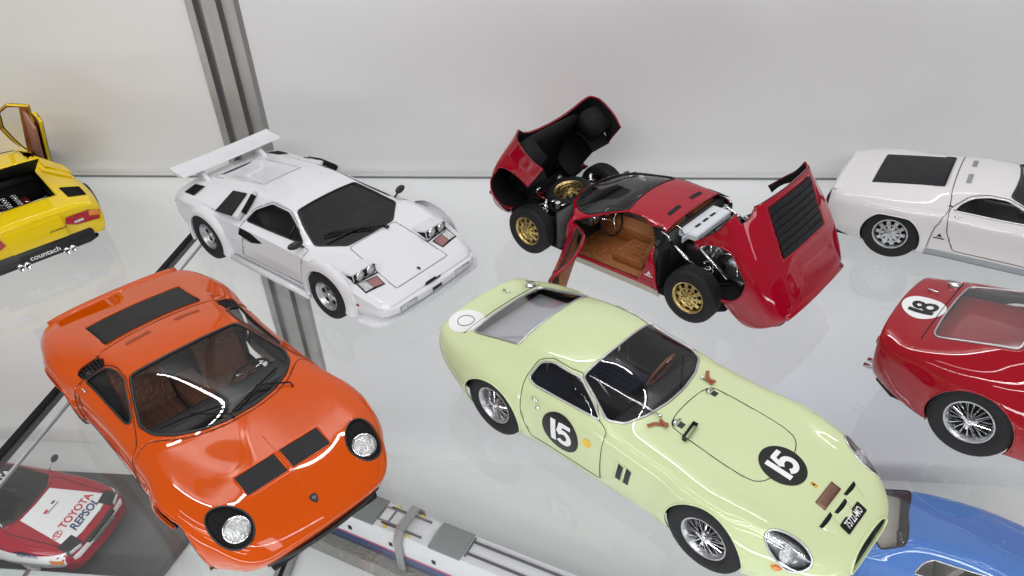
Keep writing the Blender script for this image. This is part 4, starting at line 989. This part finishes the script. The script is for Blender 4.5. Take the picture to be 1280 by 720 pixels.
        # flared arches
        for cx in (1.225, -1.225) if wing else ():
            yo = .945 if cx > 0 else .985; q_ = .0 if cx > 0 else .012; prof = [(.352+q_, .84), (.345+q_, yo-.01), (.355+q_, yo), (.40+q_, yo-.002), (.43+q_, yo-.014), (.47+q_, .90), (.48+q_, .87)]
            b = bmesh.new(); R_ = []; n = 30
            for k in range(n+1):
                a = rad(-22)+rad(224)*k/n; ring = []
                for r, y in prof:
                    s = 1+.05*max(0, cos(a)*(1 if cx < 0 else -1)); x = cx+r*s*cos(a); z = max(.15, .335+r*.93*sin(a)); ring.append(b.verts.new((x, sg*y, z)))
                R_.append(ring)
            for k in range(n):
                for j in range(len(prof)-1): b.faces.new((R_[k][j], R_[k+1][j], R_[k+1][j+1], R_[k][j+1]))
            bmesh.ops.remove_doubles(b, verts=b.verts, dist=1e-5); bmesh.ops.recalc_face_normals(b, faces=b.faces)
            mobj('wheel_arch', b, pm, root, auto=40)
        wheel_well(root, -1.225, sg, .36, .50, .88, .33)
        wheel(root, 1.225, sg*.815, 'dial', .32, .27, SILVER); wheel(root, -1.225, sg*.80, 'dial', .35, .34, SILVER)
        # side skirt
        mobj('side_skirt', prism([(.84, .12), (.84, .20), (-.80, .22), (-.80, .12)], sg*.88, sg*.945, 'y', .01), pm, root)
        # pop-up headlights
        if wing:
            e = new_empty('popup_headlight', root); zr = S_.top(1.33, sg*.60)[0].z; zf = S_.top(1.58, sg*.60)[0].z; c = V((1.585, sg*.60, zf+.012))
            b = bmesh.new(); W_ = .17
            v = [(1.33, -W_, zr-.03), (1.33, W_, zr-.03), (1.60, W_, zf-.03), (1.60, -W_, zf-.03), (1.33, -W_, zr+.008), (1.33, W_, zr+.008), (1.575, W_, zf+.115), (1.575, -W_, zf+.115)]
            vs = [b.verts.new(V(q)+V((0, sg*.60, 0))) for q in v]
            for q in ((0, 1, 2, 3), (7, 6, 5, 4), (0, 4, 5, 1), (1, 5, 6, 2), (2, 6, 7, 3), (3, 7, 4, 0)): b.faces.new([vs[i] for i in q])
            bmesh.ops.recalc_face_normals(b, faces=b.faces); bmesh.ops.bevel(b, geom=b.edges[:], offset=.006, segments=2, affect='EDGES'); mobj('housing', b, pm, e, auto=40)
            mobj('lamp_panel', bx(c+V((.010, 0, .048)), (.014, 2*W_-.016, .095), None, .003), MATTE, e)
            for s_ in (1, -1):
                b = bmesh.new(); q = [b.verts.new((x, sg*.60+s_*(W_+.003), z)) for x, z in ((1.42, zr-.022), (1.59, zf+.004), (1.575, zf+.098))]; b.faces.new(q); mobj('side_gap', b, MATTE, e, smooth=False)
            for y in (-.08, .08):
                b = lathe([(.062, 0), (.064, .02), (.056, .024)], 24, 'x', c+V((.012, y, .052))); mobj('lamp_ring', b, CHROME, e)
                b = lathe([(0, .026), (.03, .024), (.055, .014)], 24, 'x', c+V((.012, y, .052))); mobj('lamp_lens', b, LAMPW, e)
            mobj('lamp_well', patch(S_, [[(1.56, sg*.42), (1.56, sg*.78), (1.615, sg*.78), (1.615, sg*.42)]], lambda u, v_: (u, v_), off=.003), GAP, e)
            e = new_empty('turn_signal', root); pl = [(1.64, sg*.47), (1.62, sg*.77), (1.78, sg*.77), (1.80, sg*.49)]
            mobj('bezel', patch(S_, [pl], lambda u, v_: (u, v_), off=.004), MATTE, e)
            q = lambda a, c_: (a, sg*c_); mobj('lens', patch(S_, [[q(1.655, .49), q(1.64, .64), q(1.765, .64), q(1.785, .50)]], lambda u, v_: (u, v_), off=.009), LENSP, e)
            mobj('lens_clear', patch(S_, [[q(1.64, .645), q(1.632, .755), q(1.765, .755), q(1.765, .645)]], lambda u, v_: (u, v_), off=.009), LAMPW, e)
            # mirror
            p, n = S_.side(.70, .745, sg); e = new_empty('door_mirror', root); mobj('stalk', tube([p, p+V((0, sg*.07, .05))], .014), BLACK, e); b = bmesh.new(); bmesh.ops.create_uvsphere(b, u_segments=16, v_segments=10, radius=1, matrix=M.Translation(p+V((.0, sg*.11, .075))) @ M.Rotation(.25*sg, 4, 'Z') @ M.Diagonal((.045, .095, .048, 1))); mobj('shell', b, BLACK, e)
            p, n = S_.side(1.72, .36, sg); b = lathe([(0, .016), (.014, .012), (.02, 0)], 14, 'z'); b.transform(S_.frame(p, n)); mobj('side_marker', b, LENSR, root)
    # front bumper and chin
    e = new_empty('front_bumper', root)
    mobj('bar', prism([(1.98, -.80), (2.06, -.76), (2.135, -.60), (2.15, 0), (2.135, .60), (2.06, .76), (1.98, .80)], .25, .335, 'z', .012), pm, e, auto=40)
    for sg in (1, -1): mobj('fog_light', bx((2.138, sg*.46, .295), (.022, .24, .055), None, .006), LAMPW, e); mobj('fog_recess', bx((2.134, sg*.46, .295), (.018, .27, .07), None, .006), ALLOY, e)
    mobj('centre_slot', bx((2.146, 0, .292), (.01, .16, .05), None, .003), BLACK, e)
    mobj('chin_spoiler', prism([(1.72, -.93), (2.0, -.89), (2.11, -.74), (2.155, 0), (2.11, .74), (2.0, .89), (1.72, .93)], .125, .20, 'z', .02), pm, root, auto=40)
    for k in range(1): mobj('bonnet_badge', patch(S_, [smoothpoly([(-.022, .026), (.022, .026), (.02, -.01), (0, -.032), (-.02, -.01)], 1)], lambda u, v: (1.86-v, u), off=.005), BLACK, root)
    # wiper
    if wing:
        e = new_empty('wiper', root); p0 = S_.top(1.10, .22)[0]; p1 = S_.top(.93, -.12)[0]+V((0, 0, .02)); p2 = S_.top(.78, -.50)[0]+V((0, 0, .02))
        mobj('arm', tube([p0+V((0, 0, .01)), p0+V((-.01, -.02, .04)), p1, p2], .009), MATTE, e); mobj('arm', tube([p0+V((-.02, 0, .02)), p1+V((-.035, 0, .01)), p2+V((-.02, .08, .0))], .006), MATTE, e)
        mobj('blade', tube([S_.top(.93-.06*t, .02-.58*t)[0]+V((0, 0, .014)) for t in [k/8 for k in range(9)]], .008), BLACK, e); mobj('pivot', bx(p0+V((0, 0, .015)), (.07, .05, .03), None, .01), BLACK, e)
        # rear wing
        e = new_empty('rear_wing', root); b = bmesh.new(); rows = []
        zc = .985
        for k in range(15):
            t = k/14*2-1; y = .80*t; bow = .07*(1-t*t); x0 = -1.80-bow*0+.06*abs(t)**2; ch = .31; ring = []
            for (u, h) in ((0, 0), (.06, .026), (.35, .036), (.7, .040), (1.0, .075), (1.0, .055), (.7, .0), (.35, -.018)):
                ring.append(b.verts.new((x0-ch*u-.05*(1-t*t)*0, y, zc+h+.035*t*t)))
            rows.append(ring)
        for k in range(14):
            for j in range(8): b.faces.new((rows[k][j], rows[k][(j+1) % 8], rows[k+1][(j+1) % 8], rows[k+1][j]))
        b.faces.new(rows[0]); b.faces.new(rows[-1]); bmesh.ops.recalc_face_normals(b, faces=b.faces); mobj('blade', b, pm, e, auto=35)
        for sg in (1, -1): mobj('strut', prism([(-1.60, .80), (-1.90, .80), (-2.05, zc+.005), (-1.86, zc+.005)], sg*.44, sg*.50, 'y', .012), pm, e, auto=40)
    # engine cover
    e = new_empty('engine_cover', root)
    if not opened:
        mobj('panel_gap', outline(eng, .0022), ALLOY, e); 
        for v in eng.verts: v.co.z += -.035*max(0, 1-(abs(v.co.y)/.30)**4)
        thick(mobj('skin', eng, pm, e), .01, -1, MATTE)
    else:
        hz = V((-.86, 0, 1.0)); bmesh.ops.translate(eng, vec=-hz, verts=eng.verts); e.location = hz; e.rotation_euler = (0, rad(38), 0); thick(mobj('skin', eng, pm, e), .02, -1, MATTE)
        g = new_empty('engine', root); mobj('bay_floor', bx((-1.3, 0, .42), (.95, 1.0, .03)), MATTE, g)
        for y in (-.47, .47): mobj('bay_wall', bx((-1.3, y, .62), (.92, .02, .36)), MATTE, g)
        mobj('bay_wall', bx((-.87, 0, .66), (.02, .95, .44)), MATTE, g)
        for s in (1, -1):
            mobj('cylinder_head', bx((-1.25, s*.17, .63), (.62, .14, .12), M.Rotation(.4*s, 3, 'X'), .03), REDI, g)
            for k in range(6): mobj('carburettor_trumpet', lathe([(.012, .70), (.02, .74), (.034, .78), (.036, .785)], 14, 'z', (-1.02-.09*k, s*.065, 0)), CHROME, g)
        mobj('strut_bar', tube([(-1.55, -.44, .80), (-1.55, .44, .80)], .022), CHROME, g); mobj('airbox_tray', bx((-1.62, -.30, .76), (.10, .30, .03), None, .01), CHROME, g)
        random.seed(3)
        for k in range(16):
            a = V((random.uniform(-1.6, -1.0), random.uniform(-.38, .38), random.uniform(.60, .76))); mobj('hose', tube([a, a+V((random.uniform(-.12, .12), random.uniform(-.12, .12), .05)), a+V((random.uniform(-.2, .2), random.uniform(-.2, .2), .0))], .011), random.choice([CHROME, MATTE, ALLOY]), g)
    # tail
    for sg in (1, -1):
        e = new_empty('tail_light', root)
        pl = [(sg*.83, .60), (sg*.70, .66), (sg*.40, .66), (sg*.37, .56), (sg*.50, .50), (sg*.80, .48)]
        sub = lambda P: [[(a, c) for a, c in P]]
        mobj('lens', patch(S_, sub(pl), lambda u, v: (u, v), 'x', -1, .008, .06), LENSR, e)
        mobj('amber_lens', patch(S_, sub([(sg*.84, .60), (sg*.70, .655), (sg*.68, .57), (sg*.82, .53)]), lambda u, v: (u, v), 'x', -1, .013, .06), LENSO, e)
        mobj('reversing_lens', patch(S_, sub([(sg*.60, .57), (sg*.48, .57), (sg*.48, .535), (sg*.60, .535)]), lambda u, v: (u, v), 'x', -1, .013, .06), LAMPW, e)
        for dy in (0, .10): mobj('exhaust_pipe', lathe([(.030, -1.9), (.042, -2.24), (.036, -2.242), (.034, -2.1), (0, -2.1)], 18, 'x', (0, sg*((.36 if wing else .25)+dy*(1 if wing else .8)), .225)), CHROME, root)
    mobj('rear_valance', prism([(-2.02, .17), (-2.06, .17), (-2.15, .22), (-2.16, .36), (-2.05, .42), (-2.0, .42)], -.66, .66, 'y', .02), BLACK, root)
    mobj('tail_fascia', prism([(-2.0, .40), (-2.145, .40), (-2.15, .52), (-2.12, .72), (-2.0, .74)], -.355, .355, 'y', .012), pm, root, auto=40)
    if not wing:
        pT = lambda u, v: (-u, v)
        b = bmesh.new()
        for P in text_polys('countach', .105, .010, 1.0): b.faces.new([b.verts.new((-2.172, -u, .285+v)) for u, v in P])
        bmesh.ops.remove_doubles(b, verts=b.verts, dist=1e-5); mobj('plate_lettering', b, DECALW, root, smooth=False, kind='stuff'); mobj('rear_plate', bx((-2.16, 0, .285), (.02, .60, .14), None, .004), BLACK, root)
        for t, y0 in (('countach', -.26),):
            b = bmesh.new()
            for P in text_polys(t, .05, .01, 1.2): b.faces.new([b.verts.new((-2.153, y0-u, .55+v)) for u, v in P])
            mobj('model_script', b, BLACK, root, smooth=False, kind='stuff')
    mobj('floor_pan', prism([(1.95, .6), (1.7, .74), (-1.9, .74), (-2.0, .6), (-2.0, -.6), (-1.9, -.74), (1.7, -.74), (1.95, -.6)], .13, .18, 'z'), MATTE, root)
    ck = new_empty('cockpit', root); mobj('carpet', bx((.1, 0, .22), (1.7, 1.5, .04)), DARKI, ck); mobj('bulkhead', bx((-.60, 0, .55), (.03, 1.4, .66)), DARKI, ck); mobj('dashboard', bx((.66, 0, .62), (.3, 1.36, .16), bev=.05), BLACK, ck)
    seat(root, -.05, .38, DARKI, .22); seat(root, -.05, -.38, DARKI, .22)
    return root, S_
# ------------------------------------------------------------------ things on the lower shelf
CE = [
 (2.12, [(.50, .30), (.58, .33), (.62, .40), (.60, .50), (.50, .55), (.34, .565), (.17, .57), (0, .57)]),
 (2.02, [(.66, .22), (.74, .28), (.78, .40), (.76, .54), (.66, .60), (.44, .615), (.22, .62), (0, .62)]),
 (1.75, [(.78, .18), (.83, .28), (.855, .45), (.83, .62), (.74, .67), (.5, .69), (.25, .70), (0, .70)]),
 (1.25, [(.80, .18), (.85, .30), (.87, .50), (.845, .71), (.75, .76), (.5, .785), (.25, .80), (0, .80)]),
 (.90, [(.80, .18), (.85, .30), (.87, .50), (.85, .76), (.76, .82), (.55, .85), (.27, .865), (0, .87)]),
 (.68, [(.80, .18), (.85, .30), (.87, .52), (.85, .79), (.77, .85), (.66, .895), (.33, .93), (0, .94)]),
 (.28, [(.80, .18), (.85, .30), (.87, .52), (.85, .81), (.77, .88), (.60, 1.12), (.30, 1.18), (0, 1.19)]),
 (-.10, [(.80, .18), (.85, .30), (.87, .52), (.85, .82), (.77, .90), (.56, 1.24), (.29, 1.29), (0, 1.30)]),
 (-.90, [(.80, .18), (.85, .30), (.88, .54), (.86, .84), (.78, .92), (.55, 1.23), (.29, 1.27), (0, 1.28)]),
 (-1.5, [(.80, .20), (.86, .32), (.88, .56), (.86, .84), (.77, .92), (.58, 1.03), (.3, 1.06), (0, 1.07)]),
 (-2.0, [(.70, .28), (.78, .38), (.80, .56), (.78, .78), (.70, .86), (.5, .90), (.25, .91), (0, .91)]),
 (-2.15, [(.60, .32), (.68, .40), (.70, .56), (.68, .72), (.60, .80), (.42, .82), (.2, .83), (0, .83)]),
]
slab = thing('display_base', 'dark grey stone-like base under the red and white rally car', 'base', (0, 0, 0))
STONE = mat('grey_slate', (.10, .10, .10), .6, mott=(14, .5), bump=(30, .3))
mobj('plate', prism([(-.78, .552), (-.425, .552), (-.412, .512), (-.440, .36), (-.78, .36)], ZL+.0005, ZL+.010, 'z', .0008), STONE, slab, auto=40)
PALE = mat('pale_green_acrylic', (.50, .56, .55), .25, 0, .5)
case_ = thing('acrylic_box', 'pale green-grey plastic box edge in front of the rally car', 'box', (0, 0, 0)); mobj('box', bx((-.53, .375, ZL+.024), (.235, .05, .046), None, .002), PALE, case_); mobj('lid_seam', bx((-.53, .375, ZL+.0475), (.004, .049, .0012)), ALU, case_)
def rally_car():
    root = thing('rally_car', 'red and white rally car with dark windscreen and sponsor lettering, on the lower shelf', 'model car', (-.613, .471, ZL+.011), rad(-6), (1/18,)*3)
    bm = shell(CE, {4: .5}); bulge(bm, 1.25, .33, .36, .55, .02); S_ = Surf(bm)
    for sg in (1, -1):
        for cx in (1.25, -1.25): cutout(bm, arch_poly(cx, .33, .36), 'y', lambda c: c.y*sg > .78 and c.z < .68)
    ws = cutout(bm, [(.70, .63), (.84, .40), (.88, 0), (.84, -.40), (.70, -.63), (.25, -.58), (.0, -.51), (.04, 0), (.0, .51), (.25, .58)], 'z', lambda c: c.z > .8)
    hood = cutout(bm, [(.78, .66), (.90, .35), (.93, 0), (.90, -.35), (.78, -.66), (1.90, -.62), (1.98, -.3), (1.99, 0), (1.98, .3), (1.90, .62)], 'z', lambda c: c.z > .55)
    hs = Surf(hood)
    e = new_empty('bonnet', root); mobj('panel_gap', outline(hood, .006), GAP, e)
    mobj('skin', hood, RED, e); mobj('white_field', patch(S_, [[(.91, .38), (.935, 0), (.91, -.38), (1.93, -.60), (1.99, -.25), (1.99, .25), (1.93, .60)]], lambda u, v: (u, v), off=.004, cell=.12), DECALW, e)
    T = lambda cx, s, cy=.0: (lambda u, v: (cx-v*s, cy+u*s))
    mobj('lettering', patch(S_, text_polys('TOYOTA', 1, .03, 1.0), T(1.64, .19, .09), off=.009, cell=.3), DECALR, e, kind='stuff')
    mobj('lettering', patch(S_, text_polys('REPSOL', 1, .03, 1.0, .25), T(1.82, .20, .06), off=.009, cell=.3), DECALBL, e, kind='stuff')
    L = []
    for cx, rx, ry in ((0, .09, .058), (0, .03, .055)): L += ribbon(arcp(0, 0, rx, 0, 360, 24, ry), .014)
    L += ribbon(arcp(0, .028, .055, 0, 360, 18, .022), .012)
    mobj('oval_emblem', patch(S_, L, lambda u, v: (1.66-v, -.44+u), off=.009, cell=.3), DECALR, e)
    mobj('badge_line', patch(S_, [[(-.14, 0), (.14, 0), (.14, .015), (-.14, .015)]], lambda u, v: (1.25-v, u+.02), off=.009), DECALBL, e); mobj('badge_block', patch(S_, [[(-.14, .03), (-.05, .03), (-.05, .08), (-.14, .08)]], lambda u, v: (1.25-v, u+.0), off=.009), DECALR, e); mobj('badge_block', patch(S_, [[(.08, .03), (.16, .03), (.16, .07), (.08, .07)]], lambda u, v: (1.22-v, u+.0), off=.009), DECALBL, e)
    thick(mobj('body', bm, RED, root), .018, -1, MATTE)
    e = new_empty('windscreen', root); wS = Surf(ws); mobj('lettering', patch(wS, text_polys('TOYOTA', 1, .03, 1.0), T(.19, .19, .0), off=.012, cell=.3), DECALW, e, kind='stuff')
    mobj('seal', outline(ws, .012), BLACK, e); mobj('pane', shift(ws, -.003), GLSMOKE, e)
    # front: bumper, grille, lamps
    e = new_empty('front_bumper', root); mobj('white_band', prism([(1.98, -.76), (2.12, -.60), (2.165, 0), (2.12, .60), (1.98, .76)], .40, .50, 'z', .012), DECALW, e, auto=40); mobj('red_apron', prism([(1.96, -.80), (2.13, -.62), (2.19, 0), (2.13, .62), (1.96, .80)], .20, .40, 'z', .02), RED, e, auto=40)
    mobj('grille', bx((2.13, 0, .535), (.10, .70, .07), None, .01), BLACK, e); mobj('name_strip', bx((2.185, 0, .45), (.012, .55, .07), None, .004), ALLOY, e)
    for sg in (1, -1):
        h = new_empty('headlight', root); mobj('cover', patch(S_, [[(1.86, sg*.36), (1.80, sg*.66), (2.04, sg*.70), (2.10, sg*.40)]], lambda u, v: (u, v), off=.006), BLACK, h); mobj('lens', bx((2.07, sg*.56, .575), (.03, .22, .06), M.Rotation(sg*.35, 3, 'Z'), .01), LAMPW, h)
        mobj('turn_signal', patch(S_, [[(1.95, .50), (1.72, .53), (1.74, .44), (1.95, .42)]], lambda u, v: (u, v), 'y', sg, .006), LENSO, root)
        mobj('side_stripe', patch(S_, [[(1.98, .60), (.60, .66), (.60, .34), (1.98, .34)]], lambda u, v: (u, v), 'y', sg, .005, .08), DECALW, root)
        mobj('door_stripe', patch(S_, [[(.55, .66), (-.9, .68), (-.9, .30), (.55, .30)]], lambda u, v: (u, v), 'y', sg, .005, .1), DECALW, root)
        mobj('lettering', patch(S_, text_polys('REPSOL', 1, .03), lambda u, v: (1.35-sg*u*.12, .62+v*.09), 'y', sg, .010, .3), DECALBL, root, kind='stuff')
        wheel_well(root, 1.25, sg, .37, .5, .82, .33); wheel(root, 1.25, sg*.75, 'plain', .31, .2, DECALW); wheel(root, -1.25, sg*.75, 'plain', .31, .2, DECALW)
        e = new_empty('door_mirror', root); p, n = S_.side(.52, .80, sg); mobj('stalk', tube([p, p+V((0, sg*.14, .08))], .012), CHROME, e); b = bmesh.new(); bmesh.ops.create_uvsphere(b, u_segments=14, v_segments=8, radius=1, matrix=M.Translation(p+V((0, sg*.20, .10))) @ M.Diagonal((.05, .085, .07, 1))); mobj('shell', b, BLACK, e)
        pts = [S_.top(.60-.25*t, (.05 if sg > 0 else -.5)+.42*t)[0]+V((0, 0, .015)) for t in [k/6 for k in range(7)]]; mobj('wiper', tube(pts, .008), BLACK, root)
    mobj('floor_pan', bx((0, 0, .2), (3.9, 1.3, .05)), MATTE, root); mobj('carpet', bx((-.3, 0, .3), (1.6, 1.4, .04)), DARKI, root); seat(root, -.35, .36, DARKI, .3); seat(root, -.35, -.36, DARKI, .3)
rally_car()
BL = [
 (2.05, [(.50, .30), (.58, .34), (.62, .42), (.60, .52), (.50, .57), (.34, .585), (.17, .59), (0, .59)]),
 (1.9, [(.64, .24), (.71, .30), (.74, .42), (.72, .58), (.62, .64), (.44, .66), (.22, .67), (0, .67)]),
 (1.3, [(.72, .20), (.78, .30), (.81, .50), (.78, .70), (.69, .76), (.5, .785), (.25, .80), (0, .80)]),
 (.62, [(.72, .20), (.78, .30), (.81, .52), (.79, .76), (.72, .83), (.63, .865), (.32, .895), (0, .90)]),
 (.30, [(.72, .20), (.78, .30), (.81, .52), (.79, .78), (.72, .86), (.60, 1.04), (.31, 1.10), (0, 1.11)]),
 (.05, [(.72, .20), (.78, .30), (.81, .53), (.79, .79), (.72, .87), (.57, 1.19), (.30, 1.25), (0, 1.26)]),
 (-.45, [(.72, .20), (.78, .30), (.82, .54), (.80, .80), (.73, .88), (.56, 1.24), (.30, 1.29), (0, 1.30)]),
 (-1.1, [(.74, .20), (.79, .32), (.83, .56), (.81, .81), (.74, .89), (.57, 1.18), (.30, 1.23), (0, 1.24)]),
 (-1.7, [(.72, .24), (.78, .36), (.81, .57), (.79, .80), (.71, .88), (.55, 1.02), (.28, 1.06), (0, 1.07)]),
 (-2.1, [(.62, .3), (.68, .42), (.71, .57), (.69, .74), (.62, .82), (.46, .86), (.23, .87), (0, .87)]),
]
def blue_car():
    root = thing('blue_coupe', 'bright blue model coupe with rounded roof on the lower shelf, partly out of the picture', 'model car', (.289, .499, ZL+.001), rad(161), (1/18, 1.08/18, 1.04/18))
    bm = shell(BL, {4: .3}); S_ = Surf(bm)
    for sg in (1, -1):
        for cx in (1.25, -1.25): cutout(bm, arch_poly(cx, .32, .34), 'y', lambda c: c.y*sg > .72 and c.z < .68)
    ws = cutout(bm, [(.46, .62), (.60, .42), (.66, 0), (.60, -.42), (.46, -.62), (.14, -.56), (.12, -.4), (.15, 0), (.12, .4), (.14, .56)], 'z', lambda c: c.z > .8)
    sw = {sg: cutout(bm, [(-.06, .80), (-.16, .98), (-.28, 1.06), (-1.05, 1.05), (-1.25, .98), (-1.28, .82)], 'y', lambda c: c.y*sg > .4) for sg in (1, -1)}
    thick(mobj('body', bm, BLUE, root), .018, -1, MATTE)
    e = new_empty('windscreen', root); mobj('seal', outline(ws, .014), GAP, e); mobj('pane', shift(ws, -.004), GLCLEAR, e)
    for sg in (1, -1):
        e = new_empty('side_window', root); mobj('chrome_trim', outline(sw[sg], .014), TRIM, e); mobj('pane', shift(sw[sg], -.006), GLSMOKE, e)
        p0, p1 = S_.side(-.34, .82, sg)[0], S_.side(-.30, 1.05, sg)[0]; mobj('pillar', tube([p0, p1], .018), BLACK, e)
        wheel_well(root, 1.25, sg, .35, .45, .76, .32); wheel(root, 1.25, sg*.70, 'plain', .30, .17, CHROME); wheel(root, -1.25, sg*.70, 'plain', .30, .17, CHROME)
        b = lathe([(0, .03), (.05, .02), (.08, 0)], 20, 'z'); p, n = S_.hit(0, sg*.5, .5, 'x', 1); b.transform(S_.frame(p, n)); mobj('headlight', b, LAMPW, root)
    BE = mat('beige_interior', (.62, .57, .48), .6, bump=(25, .2))
    mobj('carpet', bx((-.2, 0, .3), (1.7, 1.3, .04)), BE, root); mobj('dashboard', bx((.40, 0, .84), (.38, 1.15, .06), None, .03), BE, root); seat(root, -.25, .33, BE, .3); seat(root, -.25, -.33, BE, .3); steering(root, .16, .33, .86)
    mobj('mirror_inside', bx((.10, .06, 1.13), (.03, .20, .05), None, .01), ALLOY, root)
    for k in range(2):
        pts = [S_.top(.60-.12*t, -.40+.45*k+.34*t)[0]+V((0, 0, .012)) for t in [i/6 for i in range(7)]]; mobj('wiper', tube(pts, .007), CHROME, root)
blue_car()
def train():
    root = thing('model_train', 'white model rail car with grey roof panels and navy stripe on a grey track base', 'model train', (-.2395, .4925, ZL), rad(-20.5), (1, 1, 1))
    TW = mat('rail_white', (.66, .66, .68), .4, 0, .4); TG = mat('rail_roof_grey', (.20, .21, .21), .55, mott=(120, .2)); NAVY = mat('rail_navy', (.035, .06, .17), .4, 0, .4); PINK = mat('rail_pink_line', (.62, .10, .22), .4); CAB = mat('roof_cable_grey', (.07, .07, .075), .6); TRK = mat('track_bed', (.24, .235, .22), .8, mott=(300, .35), bump=(400, .4)); YEL = mat('yellow_clip', (.70, .52, .04), .5)
    x0, x1, hw, zt = -.12, .46, .0185, .056; xm = (x0+x1)/2; L = x1-x0
    sec = [(-hw, .018), (-hw-.0004, .032), (-hw+.0003, .049), (-hw+.0040, .0550), (-.004, zt), (.004, zt), (hw-.0040, .0550), (hw-.0003, .049), (hw+.0004, .032), (hw, .018)]
    mobj('body', prism(sec, x0, x1, 'x'), TW, root, auto=45)
    for sg in (1, -1):
        mobj('navy_band', bx((xm, sg*(hw+.0006), .0250), (L-.004, .0006, .013)), NAVY, root); mobj('pink_line', bx((xm, sg*(hw+.0009), .0322), (L-.004, .0006, .0012)), PINK, root)
        for k in range(11): mobj('window', bx((x0+.03+.048*k, sg*(hw+.0004), .0415), (.004, .0006, .005), None, .0001), MATTE, root)
        for k in range(4): mobj('wheel', lathe([(0, -.0012), (.007, -.0012), (.0075, .0012), (0, .0012)], 20, 'y', (x0+.05+.14*k, sg*.009, .013)), ALLOY, root)
        mobj('roof_cable', bx((.262, sg*.0068, zt+.0009), (.26, .0018, .0016)), CAB, root); mobj('roof_cable', bx((.062, sg*.0095, zt+.0005), (.045, .0014, .0014)), CAB, root); mobj('roof_cable', bx((-.055, sg*.0068, zt+.0009), (.10, .0018, .0016)), CAB, root)
        for x in (.045, .072): mobj('clip', bx((x, sg*.0125, zt+.0002), (.003, .003, .002), None, .0004), YEL, root)
    for x in (.016, .112): mobj('roof_panel', prism([(-.0155, .0545), (-.0152, zt+.0004), (-.005, zt+.0022), (.005, zt+.0022), (.0152, zt+.0004), (.0155, .0545)], x-.017, x+.017, 'x'), TG, root, auto=40)
    for x in (-.003, .132): mobj('panel_bar', bx((x, 0, zt+.0014), (.0016, .022, .0016)), CAB, root); 
    mobj('hatch_frame', bx((.046, 0, zt+.0006), (.026, .017, .0008), None, .0002), TG, root)
    for x in (.040, .052): mobj('hatch', bx((x, 0, zt+.0011), (.009, .013, .0008), None, .0002), TW, root)
    a_ = new_empty('portal', root); P = [(-.0220, .010), (-.0220, .052), (-.015, .0640), (.015, .0640), (.0220, .052), (.0220, .010), (.0200, .010), (.0200, .0515), (.0143, .0620), (-.0143, .0620), (-.0200, .0515), (-.0200, .010)]
    mobj('arch', prism(P, .060, .069, 'x', .0003), ALU, a_, auto=40)
    mobj('track_base', prism([(-.032, .0004), (-.026, .009), (.026, .009), (.032, .0004)], x0, .13, 'x'), TRK, root, auto=40)
    mobj('track_base', prism([(-.030, .0004), (-.026, .008), (.026, .008), (.030, .0004)], .131, x1, 'x'), TRK, root, auto=40)
train()
# ------------------------------------------------------------------ placing
miura('orange_coupe', 'orange low sports coupe with black rear louvres and two black bonnet vents', (-.2057, .2854, 0), -39.0, (.994, 1.057, 1.027), ORANGE, SILVER)
miura('pearl_coupe', 'pearl white low coupe with plain black rear panel, cut by the picture edge', (.2753, .4896, 0), -27.0, (.985, .995, .955), PEARL, SILVER, glass=GLSMOKE, seatm=DARKI, sillm=SILLG, dk1=-1.64)
gto('lime_racing_coupe', 'pale lime green racing coupe with number 15 in black discs', (.0203, .2907, 0), -37.7, (.947, .979, .931), LIME, True)
gto('red_racing_coupe', 'deep red racing coupe with number 18 in a white disc on its boot', (.2561, .2896, 0), -36.8, (.987, 1.003, 1.042), DRED, False)
countach('white_supercar', 'white wedge supercar with large rear wing and raised pop-up headlights', (-.2040, .4715, 0), -32.6, (.968, .985, .965), WHITE)
countach('yellow_supercar', 'yellow wedge supercar seen from behind with its door and engine cover raised', (-.488, .5122, 0), 140, (.90, .99, .94), YELLOW, False, True)
miura('crimson_coupe', 'crimson low coupe with both clamshells and its door open and gold wheels', (.0271, .4758, 0), 143.5, (.951, 1.014, .952), RED, GOLD, opened=True, glass=GLCLEAR, seatm=TAN)
